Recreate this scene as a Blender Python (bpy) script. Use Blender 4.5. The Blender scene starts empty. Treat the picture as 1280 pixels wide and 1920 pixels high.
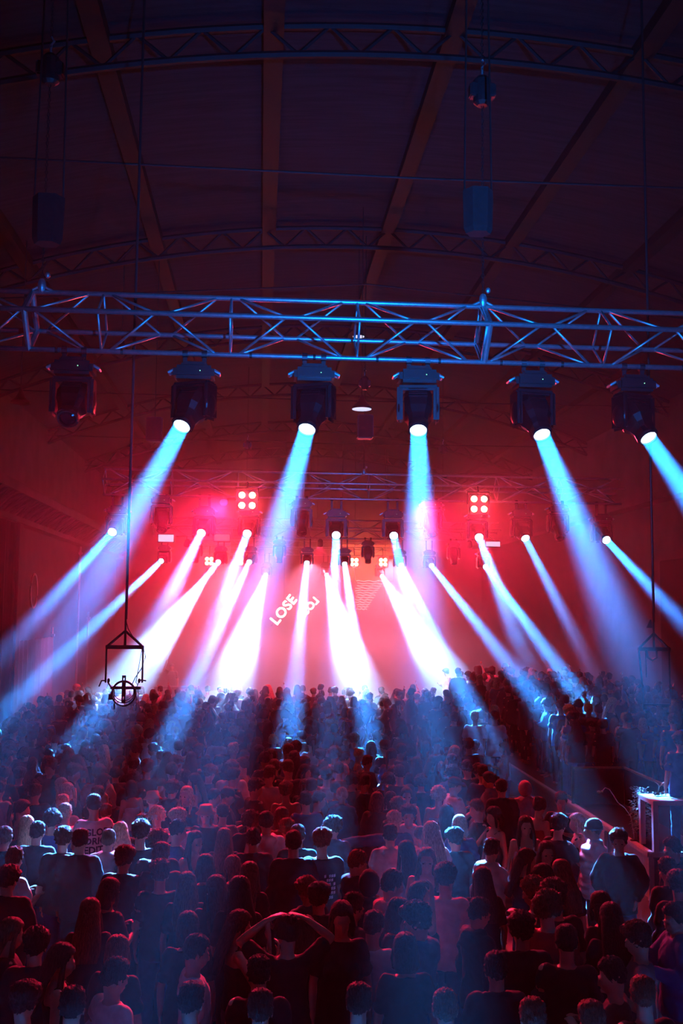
import bpy, bmesh, math, random
from mathutils import Vector, Matrix, Euler, noise
PI = math.pi
R = math.radians
scn = bpy.context.scene
COL = scn.collection
random.seed(7)

# ---------------------------------------------------------------- camera
CAM = Vector((0, 0, 4.3))
F = 1900.0
cam_d = bpy.data.cameras.new('camera')
cam_d.sensor_fit = 'VERTICAL'; cam_d.sensor_height = 36; cam_d.sensor_width = 24
cam_d.lens = F * 36 / 1920
cam_d.clip_end = 200
cam = bpy.data.objects.new('camera', cam_d); COL.objects.link(cam)
cam.location = CAM
YAW, PITCH, ROLL = -math.atan(150 / F), math.atan(182 / F), R(0.55)
CM = Matrix.Rotation(YAW, 3, 'Z') @ Matrix.Rotation(PI / 2 + PITCH, 3, 'X') @ Matrix.Rotation(ROLL, 3, 'Z')
cam.rotation_euler = CM.to_euler()
scn.camera = cam

def at(px, py, Y):
    """the point of the place that lies at world depth Y on the line of sight through a photo pixel"""
    d = CM @ Vector(((px - 640) / F, (960 - py) / F, -1))
    return CAM + d * (Y / d.y)
def atz(px, py, z):
    d = CM @ Vector(((px - 640) / F, (960 - py) / F, -1))
    return CAM + d * ((z - CAM.z) / d.z)
def proj(p):
    v = CM.inverted() @ (Vector(p) - CAM)
    return (640 + F * v.x / -v.z, 960 - F * v.y / -v.z)

# ---------------------------------------------------------------- world, exposure, haze
scn.view_settings.view_transform = 'Standard'
scn.view_settings.look = 'None'
scn.view_settings.gamma = 1
scn.view_settings.exposure = 0.0
cy = scn.cycles
cy.use_denoising = True
try: cy.denoiser = 'OPENIMAGEDENOISE'
except Exception: pass
cy.max_bounces = 1; cy.diffuse_bounces = 1; cy.glossy_bounces = 1; cy.transmission_bounces = 1
cy.use_adaptive_sampling = True; cy.adaptive_threshold = .12; cy.adaptive_min_samples = 16
cy.time_limit = 1050
cy.volume_bounces = 0; cy.transparent_max_bounces = 8
cy.sample_clamp_indirect = 4
cy.sample_clamp_direct = 0
w = bpy.data.worlds.new('world'); scn.world = w; w.use_nodes = True
w.node_tree.nodes['Background'].inputs[0].default_value = (0.02, 0.03, 0.1, 1)
w.node_tree.nodes['Background'].inputs[1].default_value = 0.05
HAZE = 0.0009; HAZE_G = 0.5
BANKS = [(18.5, 22.5, .006), (26, 30, .014), (32, 36, .026)]   # the haze thickens towards the stage: depths where a step starts and ends, added density
BLUE = (0.01, 0.24, 1.0)
ICE = (0.015, 0.27, 1.0); WHITE = (.20, .48, 1.0)
RED = (1.0, 0.010, 0.075)

def area(name, loc, direction, size, power, color, spread=PI):
    l = bpy.data.lights.new(name, 'AREA'); l.shape = 'DISK'; l.size = size
    l.energy = power; l.color = color; l.spread = spread
    o = bpy.data.objects.new(name, l); COL.objects.link(o)
    o.location = loc; o.rotation_euler = Vector(direction).to_track_quat('-Z', 'Y').to_euler()
    return o

LAYERS = [(3.2, 5.6, .006)]   # and upwards over the crowd: heights, added density
SMOKE = [(33.5, 36, 2.6, 3.8, .07), (34.5, 37, 4.8, 6.2, .03)]   # low smoke over the stage: depths, heights, added density
cy.volume_step_rate = 1.0; cy.volume_max_steps = 64
# moving heads: lens pixel x, y; row depth; slope of the beam in the photo; depth where it lands
# (x, y, depth, slope, landing depth, power, spread deg, colour)
ROW1, ROW2, ROW3, ROW4 = 9.3, 21.7, 30.7, 40.7
P1, P2, P3, P4 = 820, 200, 180, 460
BEAMS = [
 (340, 800, ROW1, -.55, 6.0, P1, 11, BLUE), (575, 806, ROW1, -.28, 6.3, P1, 11, BLUE), (784, 808, ROW1, .02, 6.0, P1, 11, BLUE),
 (1016, 816, ROW1, .40, 6.0, P1, 11, BLUE), (1216, 822, ROW1, .68, 6.0, P1, 11, BLUE),
 (210, 998, ROW2, -.88, 12, P2, 4.5, BLUE), (377, 1000, ROW2, -.49, 12.3, P2 * 1.4, 6.5, ICE), (463, 1001, ROW2, -.36, 12, P2, 4.5, ICE),
 (630, 1004, ROW2, -.03, 12, P2, 4.5, ICE), (738, 1005, ROW2, .22, 12, P2, 4.5, ICE), (898, 1008, ROW2, .38, 12, P2, 4.5, ICE),
 (985, 1010, ROW2, .50, 15.9, P2 * .8, 5.5, ICE), (1137, 1013, ROW2, .92, 12, P2, 4.5, BLUE),
 (302, 1052, ROW3, -1.04, 20, P3, 3.6, ICE), (409, 1054, ROW3, -.80, 20, P3, 3.6, ICE), (467, 1054, ROW3, -.45, 20, P3, 3.6, ICE),
 (575, 1056, ROW3, -.10, 20, P3, 3.6, ICE), (646, 1058, ROW3, .14, 20, P3, 3.6, ICE), (752, 1060, ROW3, .49, 20, P3, 3.6, ICE),
 (809, 1061, ROW3, .78, 20, P3, 3.6, ICE), (910, 1063, ROW3, .72, 20, P3, 3.6, ICE),
 (392, 1075, ROW4, -.75, 32, P4, 11.5, WHITE), (498, 1078, ROW4, -.32, 32, P4, 11.5, WHITE), (612, 1078, ROW4, .28, 32, P4, 11.5, WHITE), (716, 1080, ROW4, .62, 32, P4, 11.5, WHITE),
]
def beam_geometry(b):
    x, y, D, s, T = b[:5]
    L = at(x, y, D)
    # walk down the line in the photo until the ray at depth T meets head height
    yt = y
    for _ in range(60):
        p = at(x + s * (yt - y), yt, T)
        yt += (p.z - 1.5) / T * F
    return L, (p - L).normalized()
for b in BEAMS:
    L, d = beam_geometry(b)
    area('beam_lamp', L + d * .02, d, .15, b[5], b[7], R(b[6]))
# blinders: x, y, depth, size of a cell, power
BLINDERS = [(463, 938, 21.55, .25, 210), (898, 945, 21.55, .25, 210), (392, 1052, 40.45, .25, 120), (448, 1052, 40.45, .25, 120), (664, 1054, 40.45, .25, 120), (718, 1054, 40.45, .25, 120)]
for x, y, D, c, pw in BLINDERS:
    L = at(x, y, D)
    area('blinder_lamp', L + Vector((0, -.12, 0)), (0.0, -1, -.5), .45, pw, (1.0, .022, .055), R(100))
# red lamps added for more red on crowd and haze: x, y, depth, direction, power, spread
REDFILL = [(420, 940, 21.975, (-.1, -1, -.36), 330, 42, 'under the middle truss, left of the left large blinder'), (790, 946, 21.975, (.06, -1, -.36), 330, 42, 'under the middle truss, left of the right large blinder'),
        (350, 1020, 30.975, (-.2, .5, -.6), 210, 120, 'near the left end of the far truss'), (600, 1020, 30.975, (0, .5, -.6), 250, 120, 'near the centre of the far truss'), (880, 1022, 30.975, (.2, .5, -.6), 210, 120, 'near the right end of the far truss')]
for x, y, D, dv, pw, spr, nm in REDFILL:
    d = Vector(dv).normalized(); area('added_red_fill', at(x, y, D) + d * .1, d, .15, pw, RED, R(spr))
# the blue wash from the balcony behind the camera onto the nearest truss
area('balcony_lamp', (1.5, -1.5, 4.6), (-.02, 11, 2.9), .3, 150, (0.0, 0.2, 1.0), R(42))

# added pale pink fill lamps, put in to brighten the stage haze
STAGEFILL = [(440, 1046, 41, 420), (580, 1046, 41, 420), (735, 1046, 41, 420)]
for x, y, D, pw in STAGEFILL:
    area('added_stage_fill', at(x, y, D) + Vector((0, -.1, -.15)), (0, -.35, -1), .3, pw, (1.0, .27, .50), R(125))
# ---------------------------------------------------------------- mesh helpers
def link(name, me, m=None, parent=None, label=None):
    o = bpy.data.objects.new(name, me); COL.objects.link(o)
    if m is not None:
        me.materials.clear(); me.materials.append(m)
    if parent is not None: o.parent = parent
    if label: o['label'] = label
    return o
def obj(name, bm, m, parent=None, label=None, smooth=False):
    me = bpy.data.meshes.new(name)
    bmesh.ops.recalc_face_normals(bm, faces=bm.faces[:])
    bm.to_mesh(me); bm.free()
    if smooth:
        for p in me.polygons: p.use_smooth = True
    return link(name, me, m, parent, label)
def thing(name, label, cat, loc=(0, 0, 0), rotz=0, group=None):
    o = bpy.data.objects.new(name, None); COL.objects.link(o)
    o.empty_display_size = .1
    o.location = loc; o.rotation_euler = (0, 0, rotz)
    o['label'] = label; o['category'] = cat
    if group: o['group'] = group
    return o
def tag(o, label, cat, group=None, kind=None):
    o['label'] = label; o['category'] = cat
    if group: o['group'] = group
    if kind: o['kind'] = kind
    return o
def struct(name, bm, m, parent=None):
    o = obj(name, bm, m, parent)
    if parent is None: o['kind'] = 'structure'
    return o
def box(bm, a, b, bev=0):
    a = Vector(a); b = Vector(b)
    r = bmesh.ops.create_cube(bm, size=1)
    for v in r['verts']:
        v.co = Vector([(a[i] + b[i]) / 2 + v.co[i] * (b[i] - a[i]) for i in range(3)])
    if bev > 0:
        es = list({e for v in r['verts'] for e in v.link_edges})
        bmesh.ops.bevel(bm, geom=es, offset=bev, segments=2, affect='EDGES')
    return r
def BM(*fs):
    bm = bmesh.new()
    for f in fs: f(bm)
    return bm
def basis(d, up=Vector((0, 0, 1))):
    d = d.normalized()
    if abs(d.dot(up)) > .97: up = Vector((0, 1, 0))
    x = d.cross(up).normalized(); y = x.cross(d).normalized()
    return x, y
def tube(bm, pts, rad, n=10, cap=True, up=Vector((0, 0, 1))):
    """a tube through the points; each radius is a number or (side, front)"""
    pts = [Vector(p) for p in pts]
    rings = []
    for i, p in enumerate(pts):
        d = (pts[min(i + 1, len(pts) - 1)] - pts[max(i - 1, 0)])
        x, y = basis(d, up)
        r = rad[i] if isinstance(rad, (list, tuple)) else rad
        rx, ry = r if isinstance(r, tuple) else (r, r)
        rings.append([bm.verts.new(p + x * (rx * math.cos(2 * PI * k / n)) + y * (ry * math.sin(2 * PI * k / n))) for k in range(n)])
    for a, b in zip(rings, rings[1:]):
        for k in range(n):
            bm.faces.new((a[k], a[(k + 1) % n], b[(k + 1) % n], b[k]))
    if cap:
        bm.faces.new(rings[0][::-1]); bm.faces.new(rings[-1])
def limb(bm, pts, rad, n=12):
    """a tube with rounded ends, for bodies"""
    P = [Vector(p) for p in pts]; r = list(rad)
    a = r[0] if not isinstance(r[0], tuple) else r[0]
    def sc(v, k): return (v[0] * k, v[1] * k) if isinstance(v, tuple) else v * k
    def mn(v): return min(v) if isinstance(v, tuple) else v
    d0 = (P[0] - P[1]).normalized(); d1 = (P[-1] - P[-2]).normalized()
    P2 = [P[0] + d0 * mn(r[0]) * .95, P[0] + d0 * mn(r[0]) * .6] + P + [P[-1] + d1 * mn(r[-1]) * .6, P[-1] + d1 * mn(r[-1]) * .95]
    R2 = [sc(r[0], .3), sc(r[0], .8)] + r + [sc(r[-1], .8), sc(r[-1], .3)]
    tube(bm, P2, R2, n)
def stack(bm, secs, n=16):
    """horizontal ellipses: (x, y, z, rx, ry)"""
    rings = []
    for (x, y, z, rx, ry) in secs:
        rings.append([bm.verts.new((x + rx * math.cos(2 * PI * k / n), y + ry * math.sin(2 * PI * k / n), z)) for k in range(n)])
    for a, b in zip(rings, rings[1:]):
        for k in range(n): bm.faces.new((a[k], a[(k + 1) % n], b[(k + 1) % n], b[k]))
    bm.faces.new(rings[0][::-1]); bm.faces.new(rings[-1])
def ell(bm, c, r, M=None, u=14, v=10):
    q = bmesh.ops.create_uvsphere(bm, u_segments=u, v_segments=v, radius=1)
    for w_ in q['verts']:
        p = Vector((w_.co.x * r[0], w_.co.y * r[1], w_.co.z * r[2]))
        if M is not None: p = M @ p
        w_.co = p + Vector(c)
def lathe(bm, prof, n=24, M=None):
    rings = []
    for (r, z) in prof:
        rings.append([bm.verts.new((r * math.cos(2 * PI * k / n), r * math.sin(2 * PI * k / n), z)) for k in range(n)])
    for a, b in zip(rings, rings[1:]):
        for k in range(n): bm.faces.new((a[k], a[(k + 1) % n], b[(k + 1) % n], b[k]))
    bm.faces.new(rings[0][::-1]); bm.faces.new(rings[-1])
    if M is not None:
        for r_ in rings:
            for v in r_: v.co = M @ v.co
def fuse(bm, voxel, smooth=3, wrinkle=0, seed=0, freq=(9, 9, 16)):
    """melt overlapping volumes into one continuous skin"""
    me = bpy.data.meshes.new('tmp'); bmesh.ops.recalc_face_normals(bm, faces=bm.faces[:])
    bm.to_mesh(me); bm.free()
    o = bpy.data.objects.new('tmp', me); COL.objects.link(o)
    m = o.modifiers.new('r', 'REMESH'); m.mode = 'VOXEL'; m.voxel_size = voxel
    if smooth:
        s = o.modifiers.new('s', 'SMOOTH'); s.factor = .5; s.iterations = smooth
    dg = bpy.context.evaluated_depsgraph_get(); dg.update()
    out = bpy.data.meshes.new_from_object(o.evaluated_get(dg))
    bpy.data.objects.remove(o); bpy.data.meshes.remove(me)
    if wrinkle:
        nn = [v.normal.copy() for v in out.vertices]
        for v, nr in zip(out.vertices, nn):
            c = v.co
            k = noise.noise(Vector((c.x * freq[0] + seed, c.y * freq[1], c.z * freq[2] + abs(c.x) * 14)))
            k2 = noise.noise(Vector((c.x * 30 + seed, c.y * 30, c.z * 36)))
            v.co = c + nr * (max(-.25, k) * wrinkle + k2 * wrinkle * .25 + wrinkle * .15)
    for p in out.polygons: p.use_smooth = True
    return out

# ---------------------------------------------------------------- materials
def pmat(name, col, rough=.8, metal=0, var=.25, scale=20, bump=0, bscale=60, stretch=None, sheen=0, spec=.5):
    m = bpy.data.materials.new(name); m.use_nodes = True
    nt = m.node_tree; b = nt.nodes['Principled BSDF']
    b.inputs['Roughness'].default_value = rough; b.inputs['Metallic'].default_value = metal
    b.inputs['Specular IOR Level'].default_value = spec
    if sheen: b.inputs['Sheen Weight'].default_value = sheen
    tc = nt.nodes.new('ShaderNodeTexCoord'); mp = nt.nodes.new('ShaderNodeMapping')
    if stretch: mp.inputs['Scale'].default_value = stretch
    nt.links.new(tc.outputs['Object'], mp.inputs['Vector'])
    nz = nt.nodes.new('ShaderNodeTexNoise'); nz.inputs['Scale'].default_value = scale; nz.inputs['Detail'].default_value = 3
    nt.links.new(mp.outputs[0], nz.inputs['Vector'])
    cr = nt.nodes.new('ShaderNodeValToRGB')
    cr.color_ramp.elements[0].position = .3; cr.color_ramp.elements[1].position = .7
    cr.color_ramp.elements[0].color = (*[c * (1 - var) for c in col], 1)
    cr.color_ramp.elements[1].color = (*[min(1, c * (1 + var)) for c in col], 1)
    nt.links.new(nz.outputs['Fac'], cr.inputs['Fac']); nt.links.new(cr.outputs[0], b.inputs['Base Color'])
    if bump:
        n2 = nt.nodes.new('ShaderNodeTexNoise'); n2.inputs['Scale'].default_value = bscale
        nt.links.new(mp.outputs[0], n2.inputs['Vector'])
        bp = nt.nodes.new('ShaderNodeBump'); bp.inputs['Strength'].default_value = bump; bp.inputs['Distance'].default_value = .01
        nt.links.new(n2.outputs['Fac'], bp.inputs['Height']); nt.links.new(bp.outputs[0], b.inputs['Normal'])
    return m
def emat(name, col, s):
    m = bpy.data.materials.new(name); m.use_nodes = True
    b = m.node_tree.nodes['Principled BSDF']
    b.inputs['Base Color'].default_value = (.02, .02, .02, 1)
    b.inputs['Emission Color'].default_value = (*col, 1); b.inputs['Emission Strength'].default_value = s
    return m
SKIN = pmat('skin', (.52, .30, .21), .5, var=.08, scale=8)
HAIR = {k: pmat('hair_' + k, c, .72, var=.6, scale=30, bump=1, bscale=45, stretch=(4, 4, .6), spec=.3) for k, c in
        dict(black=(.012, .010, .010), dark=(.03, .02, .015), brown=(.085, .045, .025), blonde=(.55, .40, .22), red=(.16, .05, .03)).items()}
CLOTH = {k: pmat('cloth_' + k, c, .85, var=.12, scale=14, bump=.15, bscale=260, spec=.2) for k, c in
         dict(black=(.018, .018, .02), dark=(.045, .045, .055), grey=(.18, .18, .2), white=(.75, .75, .76), cream=(.6, .55, .5),
              blue=(.05, .10, .28), pink=(.6, .28, .3), brown=(.10, .06, .045), denim=(.06, .09, .18), red=(.3, .03, .03)).items()}
EYE = pmat('eye', (.05, .035, .03), .2, var=.1)
PHONE = pmat('phone_black', (.015, .015, .017), .3)
SCREEN = emat('phone_screen', (.75, .85, 1.0), 3)

# ---------------------------------------------------------------- people
V = Vector
ARM = {   # per arm: elbow, wrist, hand direction, palm normal, curl (right arm; the left one is mirrored)
 'down': (V((.228, -.03, 1.12)), V((.235, .04, .88)), V((-.02, .12, -1)), V((-1, 0, 0)), .5),
 'pocket': (V((.275, -.07, 1.14)), V((.19, .08, .98)), V((-.2, .25, -1)), V((-.8, -.5, 0)), .6),
 'front': (V((.232, .02, 1.13)), V((.11, .25, 1.2)), V((-.45, .5, .5)), V((-.4, .2, -.6)), .9),
 'phone': (V((.25, .12, 1.17)), V((.12, .33, 1.36)), V((-.15, .1, 1)), V((-.3, -1, .1)), 1.1),
 'up': (V((.29, .16, 1.50)), V((.20, .22, 1.74)), V((-.05, .05, 1)), V((-.2, -1, .1)), .9),
 'head': (V((.37, .07, 1.53)), V((.17, .04, 1.68)), V((-.7, -.05, .35)), V((-.5, 0, -.8)), .5),
 'point': (V((.26, .16, 1.16)), V((.17, .42, 1.27)), V((-.15, .9, .45)), V((-1, .1, .1)), .25),
 'side': (V((.42, .05, 1.36)), V((.66, .12, 1.33)), V((1, .2, -.2)), V((0, .1, -1)), .4),
}
def mirror(v, s): return V((v.x * s, v.y, v.z))
def shoulder(s, fem): return V((s * (.150 if fem else .168), -.01, 1.395))
def arm_pts(a, s, fem):
    e, w_, d, nrm, curl = ARM[a]
    k = .93 if fem else 1
    return shoulder(s, fem), mirror(e, s) * V((1, 1, 1)) if False else V((mirror(e, s).x * k, e.y, e.z)), V((mirror(w_, s).x * k, w_.y, w_.z)), mirror(d, s).normalized(), mirror(nrm, s).normalized(), curl
def head_frame(yaw, pitch):
    return Matrix.Translation((0, .015, 1.595)) @ Matrix.Rotation(yaw, 4, 'Z') @ Matrix.Rotation(pitch, 4, 'X')
def hand(bm, wrist, d, nrm, curl, s):
    nrm = (nrm - d * nrm.dot(d)).normalized()
    side = d.cross(nrm).normalized() * s      # towards the thumb
    M = Matrix((side, d, nrm)).transposed()
    c = wrist + d * .045
    ell(bm, c, (.038, .05, .017), M, 12, 8)
    for i, (off, ln) in enumerate(((.028, .070), (.010, .078), (-.009, .073), (-.027, .058))):
        p = wrist + d * .082 + side * off
        dirn = d.copy()
        pts = [wrist + d * .05 + side * off, p]
        for j in range(3):
            a = curl * (.25 + .45 * j)
            dd = (d * math.cos(a) + nrm * math.sin(a)).normalized()
            p = p + dd * ln / 3 * (1.15 - .12 * j)
            pts.append(p)
        limb(bm, pts, [.0095, .0095, .009, .0085, .0078], 8)
    p0 = wrist + d * .018 + side * .022
    p1 = p0 + (d * .6 + side * .8 + nrm * .2).normalized() * .034
    p2 = p1 + (d * .85 + side * .35 + nrm * .5 * curl).normalized() * .028
    p3 = p2 + (d * .9 + nrm * .6 * curl).normalized() * .022
    limb(bm, [p0, p1, p2, p3], [.0125, .0115, .010, .009], 8)
def body_bm(armL, armR, yaw, pitch, fem, low=False):
    bm = bmesh.new()
    k = .9 if fem else 1
    stack(bm, [(0, 0, .80, .15, .11), (0, 0, .86, .17 if fem else .162, .12), (0, 0, .95, .165 if fem else .155, .115), (0, .005, 1.08, .125 if fem else .14, .095),
               (0, .01, 1.2, .145 * k, .105), (0, .0, 1.3, .160 * k, .11), (0, -.01, 1.37, .158 * k, .09), (0, -.015, 1.42, .11 * k, .07), (0, -.015, 1.445, .06, .055)])
    if fem:
        for s in (-1, 1): ell(bm, (s * .07, .085, 1.235), (.06, .05, .06))
    H = head_frame(yaw, pitch)
    limb(bm, [(0, -.02, 1.40), (0, -.01, 1.46), H @ V((0, -.025, -.05))], [.064 * k, .058 * k, .056 * k])
    R3 = H.to_3x3()
    def he(c, r, rot=None):
        ell(bm, H @ V(c), r, R3 @ rot if rot else R3)
    he((0, -.012, .022), (.075, .094, .092))
    he((0, .028, -.035), (.058, .062, .075))
    he((0, .055, -.082), (.032, .03, .026))           # chin
    if not low:
        he((0, .088, .012), (.052, .012, .012))       # brow
        he((0, .099, -.022), (.011, .016, .024)); he((0, .108, -.034), (.014, .013, .010))   # nose
        he((0, .092, -.062), (.024, .009, .006)); he((0, .089, -.070), (.021, .009, .006))   # lips
        for s in (-1, 1):
            he((s * .036, .072, -.022), (.018, .018, .016))
            he((s * .079, -.006, -.012), (.008, .019, .030), Matrix.Rotation(s * -.3, 3, 'Z'))  # ear
    for s, a in ((-1, armL), (1, armR)):
        sh, el_, wr, d, nrm, curl = arm_pts(a, s, fem)
        m = .86 if fem else 1
        limb(bm, [(s * .1, -.015, 1.37), sh], [.055 * m, .056 * m])
        limb(bm, [sh, sh.lerp(el_, .4), el_], [.054 * m, .047 * m, .038 * m])
        limb(bm, [el_, el_.lerp(wr, .3), wr], [.038 * m, .040 * m, .026 * m])
        if low: ell(bm, wr + d * .07, (.035, .035, .06))
        else: hand(bm, wr, d, nrm, curl, -s)
        hx = s * .092
        limb(bm, [(hx, 0, .86), (hx, .0, .66), (s * .1, .01, .48), (s * .105, -.01, .30), (s * .105, -.01, .09)], [.088, .074, .056, .05, .036])
        limb(bm, [(s * .106, -.03, .035), (s * .11, .05, .032), (s * .12, .14, .025)], [.034, .036, .024])
    return bm
def eye_bm():
    bm = bmesh.new(); ell(bm, (0, 0, 0), (.0125, .006, .007), None, 10, 8); return bm
def top_bm(kind, armL, armR, fem):
    """shirts, hoodies and jackets, cut from the same joints as the body under them"""
    bm = bmesh.new()
    k = .9 if fem else 1
    e = {'tee': .016, 'tank': .010, 'hoodie': .03, 'jacket': .032, 'puffer': .055}[kind]
    lo = .80 if kind != 'tank' else .93
    w_ = .012 if kind == 'tee' else 0
    top = 1.435 if kind != 'tank' else 1.33
    secs = [(0, 0, lo, .168 + e + w_, .122 + e), (0, 0, lo + .06, .17 + e + w_, .122 + e), (0, .0, 1.06, .145 + e + w_, .10 + e), (0, .01, 1.2, .148 * k + e, .108 + e),
            (0, 0, 1.3, .160 * k + e, .112 + e)]
    if kind != 'tank':
        secs += [(0, -.01, 1.37, .158 * k + e * .8, .094 + e * .7), (0, -.015, 1.415, .118 * k + e * .5, .076 + e * .5), (0, -.015, top, .074, .066 + e * .3)]
    stack(bm, secs, 20)
    if fem and kind != 'puffer':
        for s in (-1, 1): ell(bm, (s * .07, .085, 1.235), (.065 + e * .5, .052 + e * .5, .065))
    for s, a in ((-1, armL), (1, armR)):
        sh, el_, wr, d, nrm, curl = arm_pts(a, s, fem)
        m = .88 if fem else 1
        if kind == 'tank':
            for yy, z0 in ((.09, 1.28), (-.09, 1.28)):
                limb(bm, [(s * .085, yy, z0), (s * .09, yy * .75, 1.39), (s * .088, -.01, 1.432)], [.012, .012, .012], 6)
            continue
        limb(bm, [(s * .08, -.015, 1.36), sh + V((-s * .012, 0, -.008))], [.062 * m + e * .6, .060 * m + e * .6])
        if kind == 'tee':
            q = sh.lerp(el_, .72)
            limb(bm, [sh + V((-s * .01, 0, -.01)), sh.lerp(el_, .35), q.lerp(sh, .12)], [.060 * m + e * .6, .056 * m + e * .8, .058 * m + e * .9], 14)
        elif kind == 'puffer':
            n = 6
            for i in range(n):
                p = sh.lerp(el_, i / n) if True else sh
                ell(bm, p, (.078, .078, .062), None)
            for i in range(6):
                ell(bm, el_.lerp(wr, i / 5.6), (.07, .07, .055), None)
        else:
            limb(bm, [sh + V((-s * .01, 0, -.01)), sh.lerp(el_, .5), el_], [.058 * m + e * .6, .051 * m + e * .8, .048 * m + e * .7])
            limb(bm, [el_, el_.lerp(wr, .35), el_.lerp(wr, .93)], [.048 * m + e * .7, .050 * m + e * .7, .038 * m + e * .5])
    if kind == 'puffer':
        for i in range(7):
            z = .86 + i * .085
            kk = [1.1, 1.1, 1.05, 1.05, 1.08, 1.08, .95][i]
            ell(bm, (0, 0, z), (.225 * kk, .175 * kk, .058), None, 20, 10)
        ell(bm, (0, -.02, 1.45), (.10, .09, .05))
    if kind == 'hoodie':
        ell(bm, (0, -.10, 1.43), (.115, .065, .062)); ell(bm, (-.075, -.03, 1.445), (.045, .085, .045)); ell(bm, (.075, -.03, 1.445), (.045, .085, .045))
        ell(bm, (0, -.13, 1.37), (.075, .04, .075))
    if kind == 'jacket':
        tube(bm, [(-.07, .05, 1.42), (-.085, -.03, 1.45), (0, -.085, 1.46), (.085, -.03, 1.45), (.07, .05, 1.42)], .022, 8)
    return bm
def trousers_bm(low=False):
    bm = bmesh.new()
    stack(bm, [(0, 0, .78, .17, .125), (0, 0, .86, .178, .13), (0, 0, .96, .17, .124)])
    for s in (-1, 1):
        limb(bm, [(s * .092, 0, .86), (s * .095, 0, .66), (s * .1, .01, .48), (s * .105, -.01, .30)], [.098, .088, .07, .068])
        tube(bm, [(s * .105, -.005, .32), (s * .105, -.01, .07)], [.068, .068], 14)
    return bm
def shoe_bm():
    bm = bmesh.new()
    limb(bm, [(0, -.05, .045), (0, .02, .05), (0, .10, .036), (0, .15, .03)], [.040, .042, .040, .030])
    box(bm, (-.042, -.09, 0), (.042, .175, .022), .006)
    return bm
def sm(a, b, x):
    t = max(0, min(1, (x - a) / (b - a))); return t * t * (3 - 2 * t)
def hair_me(style, seed=0, low=False):
    """a cap of hair over the skull, head-local (face along +Y)"""
    bm = bmesh.new()
    under = style == 'under' or style.endswith('_'); style = style.rstrip('_')
    U, W_ = (16, 12) if low else (44, 30)
    q = bmesh.ops.create_uvsphere(bm, u_segments=U, v_segments=W_, radius=1)
    for v in q['verts']:
        d = v.co.normalized()
        base = V((d.x * .079, d.y * .098 - .012, d.z * .096 + .022))
        az = math.atan2(abs(d.x), d.y)            # 0 in front, pi at the back
        line = {'bob': -.4, 'long': -.4}.get(style, None)
        hl = .50 - 1.05 * sm(.55, 1.5, az) - .25 * sm(1.9, 2.6, az)   # height of the hairline
        if style in ('mop', 'curly'): hl -= .16 * (1 - sm(.6, 1.0, az))
        mask = sm(hl - .07, hl + .07, d.z)
        if style in ('short', 'fade', 'buzz'): t = .006 + .022 * sm(.25, .8, d.z) * (1 if style != 'buzz' else .15)
        elif style == 'mop': t = .010 + .034 * sm(-.05, .6, d.z)
        elif style == 'curly': t = .034
        elif style in ('long', 'bob', 'tail', 'bun'): t = .014 + .008 * sm(.2, .8, d.z)
        elif style in ('cap', 'beanie'): t = .006
        else: t = .02
        nz = noise.noise(V((d.x * 9 + seed * 7.3, d.y * 9, d.z * 3.5)))
        nf = noise.noise(V((d.x * 26 + seed * 3.1, d.y * 26, d.z * 12)))
        if under: t = .004; nz = nf = 0
        amp = {'curly': .026, 'mop': .020, 'short': .014, 'fade': .009}.get(style, .005)
        if style == 'mop': t += .012 * sm(.1, .8, d.y) * sm(0, .6, d.z)
        tt = t + amp * (nz + .8 * nf)
        if style in ('long', 'bob', 'tail', 'bun'): tt -= .008 * math.exp(-(d.x / .06) ** 2) * sm(.1, .5, d.z)
        v.co = base + d * (tt * mask - .014 * (1 - mask))
    n = 10 if low else 26
    def curtain(z1, wid, thick, back):
        rings = []
        steps = 5 if low else 12
        for i in range(steps + 1):
            t = i / steps; z = .03 + (z1 - .03) * t
            rx = .092 + (wid - .092) * sm(0, .7, t) - .03 * sm(.75, 1, t)
            ry = .10 * (1 - t) + thick * t
            cyy = -.022 * (1 - t) - back * t - .015 * math.sin(t * 3)
            ring = []
            for k_ in range(n):
                a = 2 * PI * k_ / n
                x = rx * math.cos(a); y = ry * math.sin(a)
                if y > 0: y *= .18 if t > .1 else .3
                j = .006 * noise.noise(V((a * 3.2 + seed, t * 2.5, 0))) * 2
                ring.append(bm.verts.new((x * (1 + j * 8), y + cyy + j, z)))
            rings.append(ring)
        for a_, b_ in zip(rings, rings[1:]):
            for k_ in range(n): bm.faces.new((a_[k_], a_[(k_ + 1) % n], b_[(k_ + 1) % n], b_[k_]))
        bm.faces.new(rings[0][::-1]); bm.faces.new(rings[-1])
    if style == 'long':
        curtain(-.40, .13, .045, .10)
        for s in (-1, 1):
            limb(bm, [(s * .078, .015, .03), (s * .088, .02, -.06), (s * .10, .035, -.16), (s * .10, .06, -.27)], [.016, .022, .026, .014], 8)
    if style == 'bob':
        curtain(-.15, .10, .07, .035)
        for s in (-1, 1): limb(bm, [(s * .078, .02, .03), (s * .088, .03, -.05), (s * .085, .04, -.11)], [.016, .022, .014], 8)
    if style == 'tail':
        ell(bm, (0, -.115, .06), (.022, .025, .022)); limb(bm, [(0, -.125, .06), (0, -.155, .02), (0, -.15, -.10), (0, -.13, -.24)], [.022, .032, .03, .012], 10)
    if style == 'bun':
        ell(bm, (0, -.10, .095), (.045, .042, .042)); limb(bm, [(.02, -.1, .1), (0, -.14, .1), (-.03, -.11, .12)], [.015, .018, .012], 8)
    if style == 'cap':
        pass
    bmesh.ops.recalc_face_normals(bm, faces=bm.faces[:])
    me = bpy.data.meshes.new('hair'); bm.to_mesh(me); bm.free()
    for p in me.polygons: p.use_smooth = True
    return me
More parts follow.
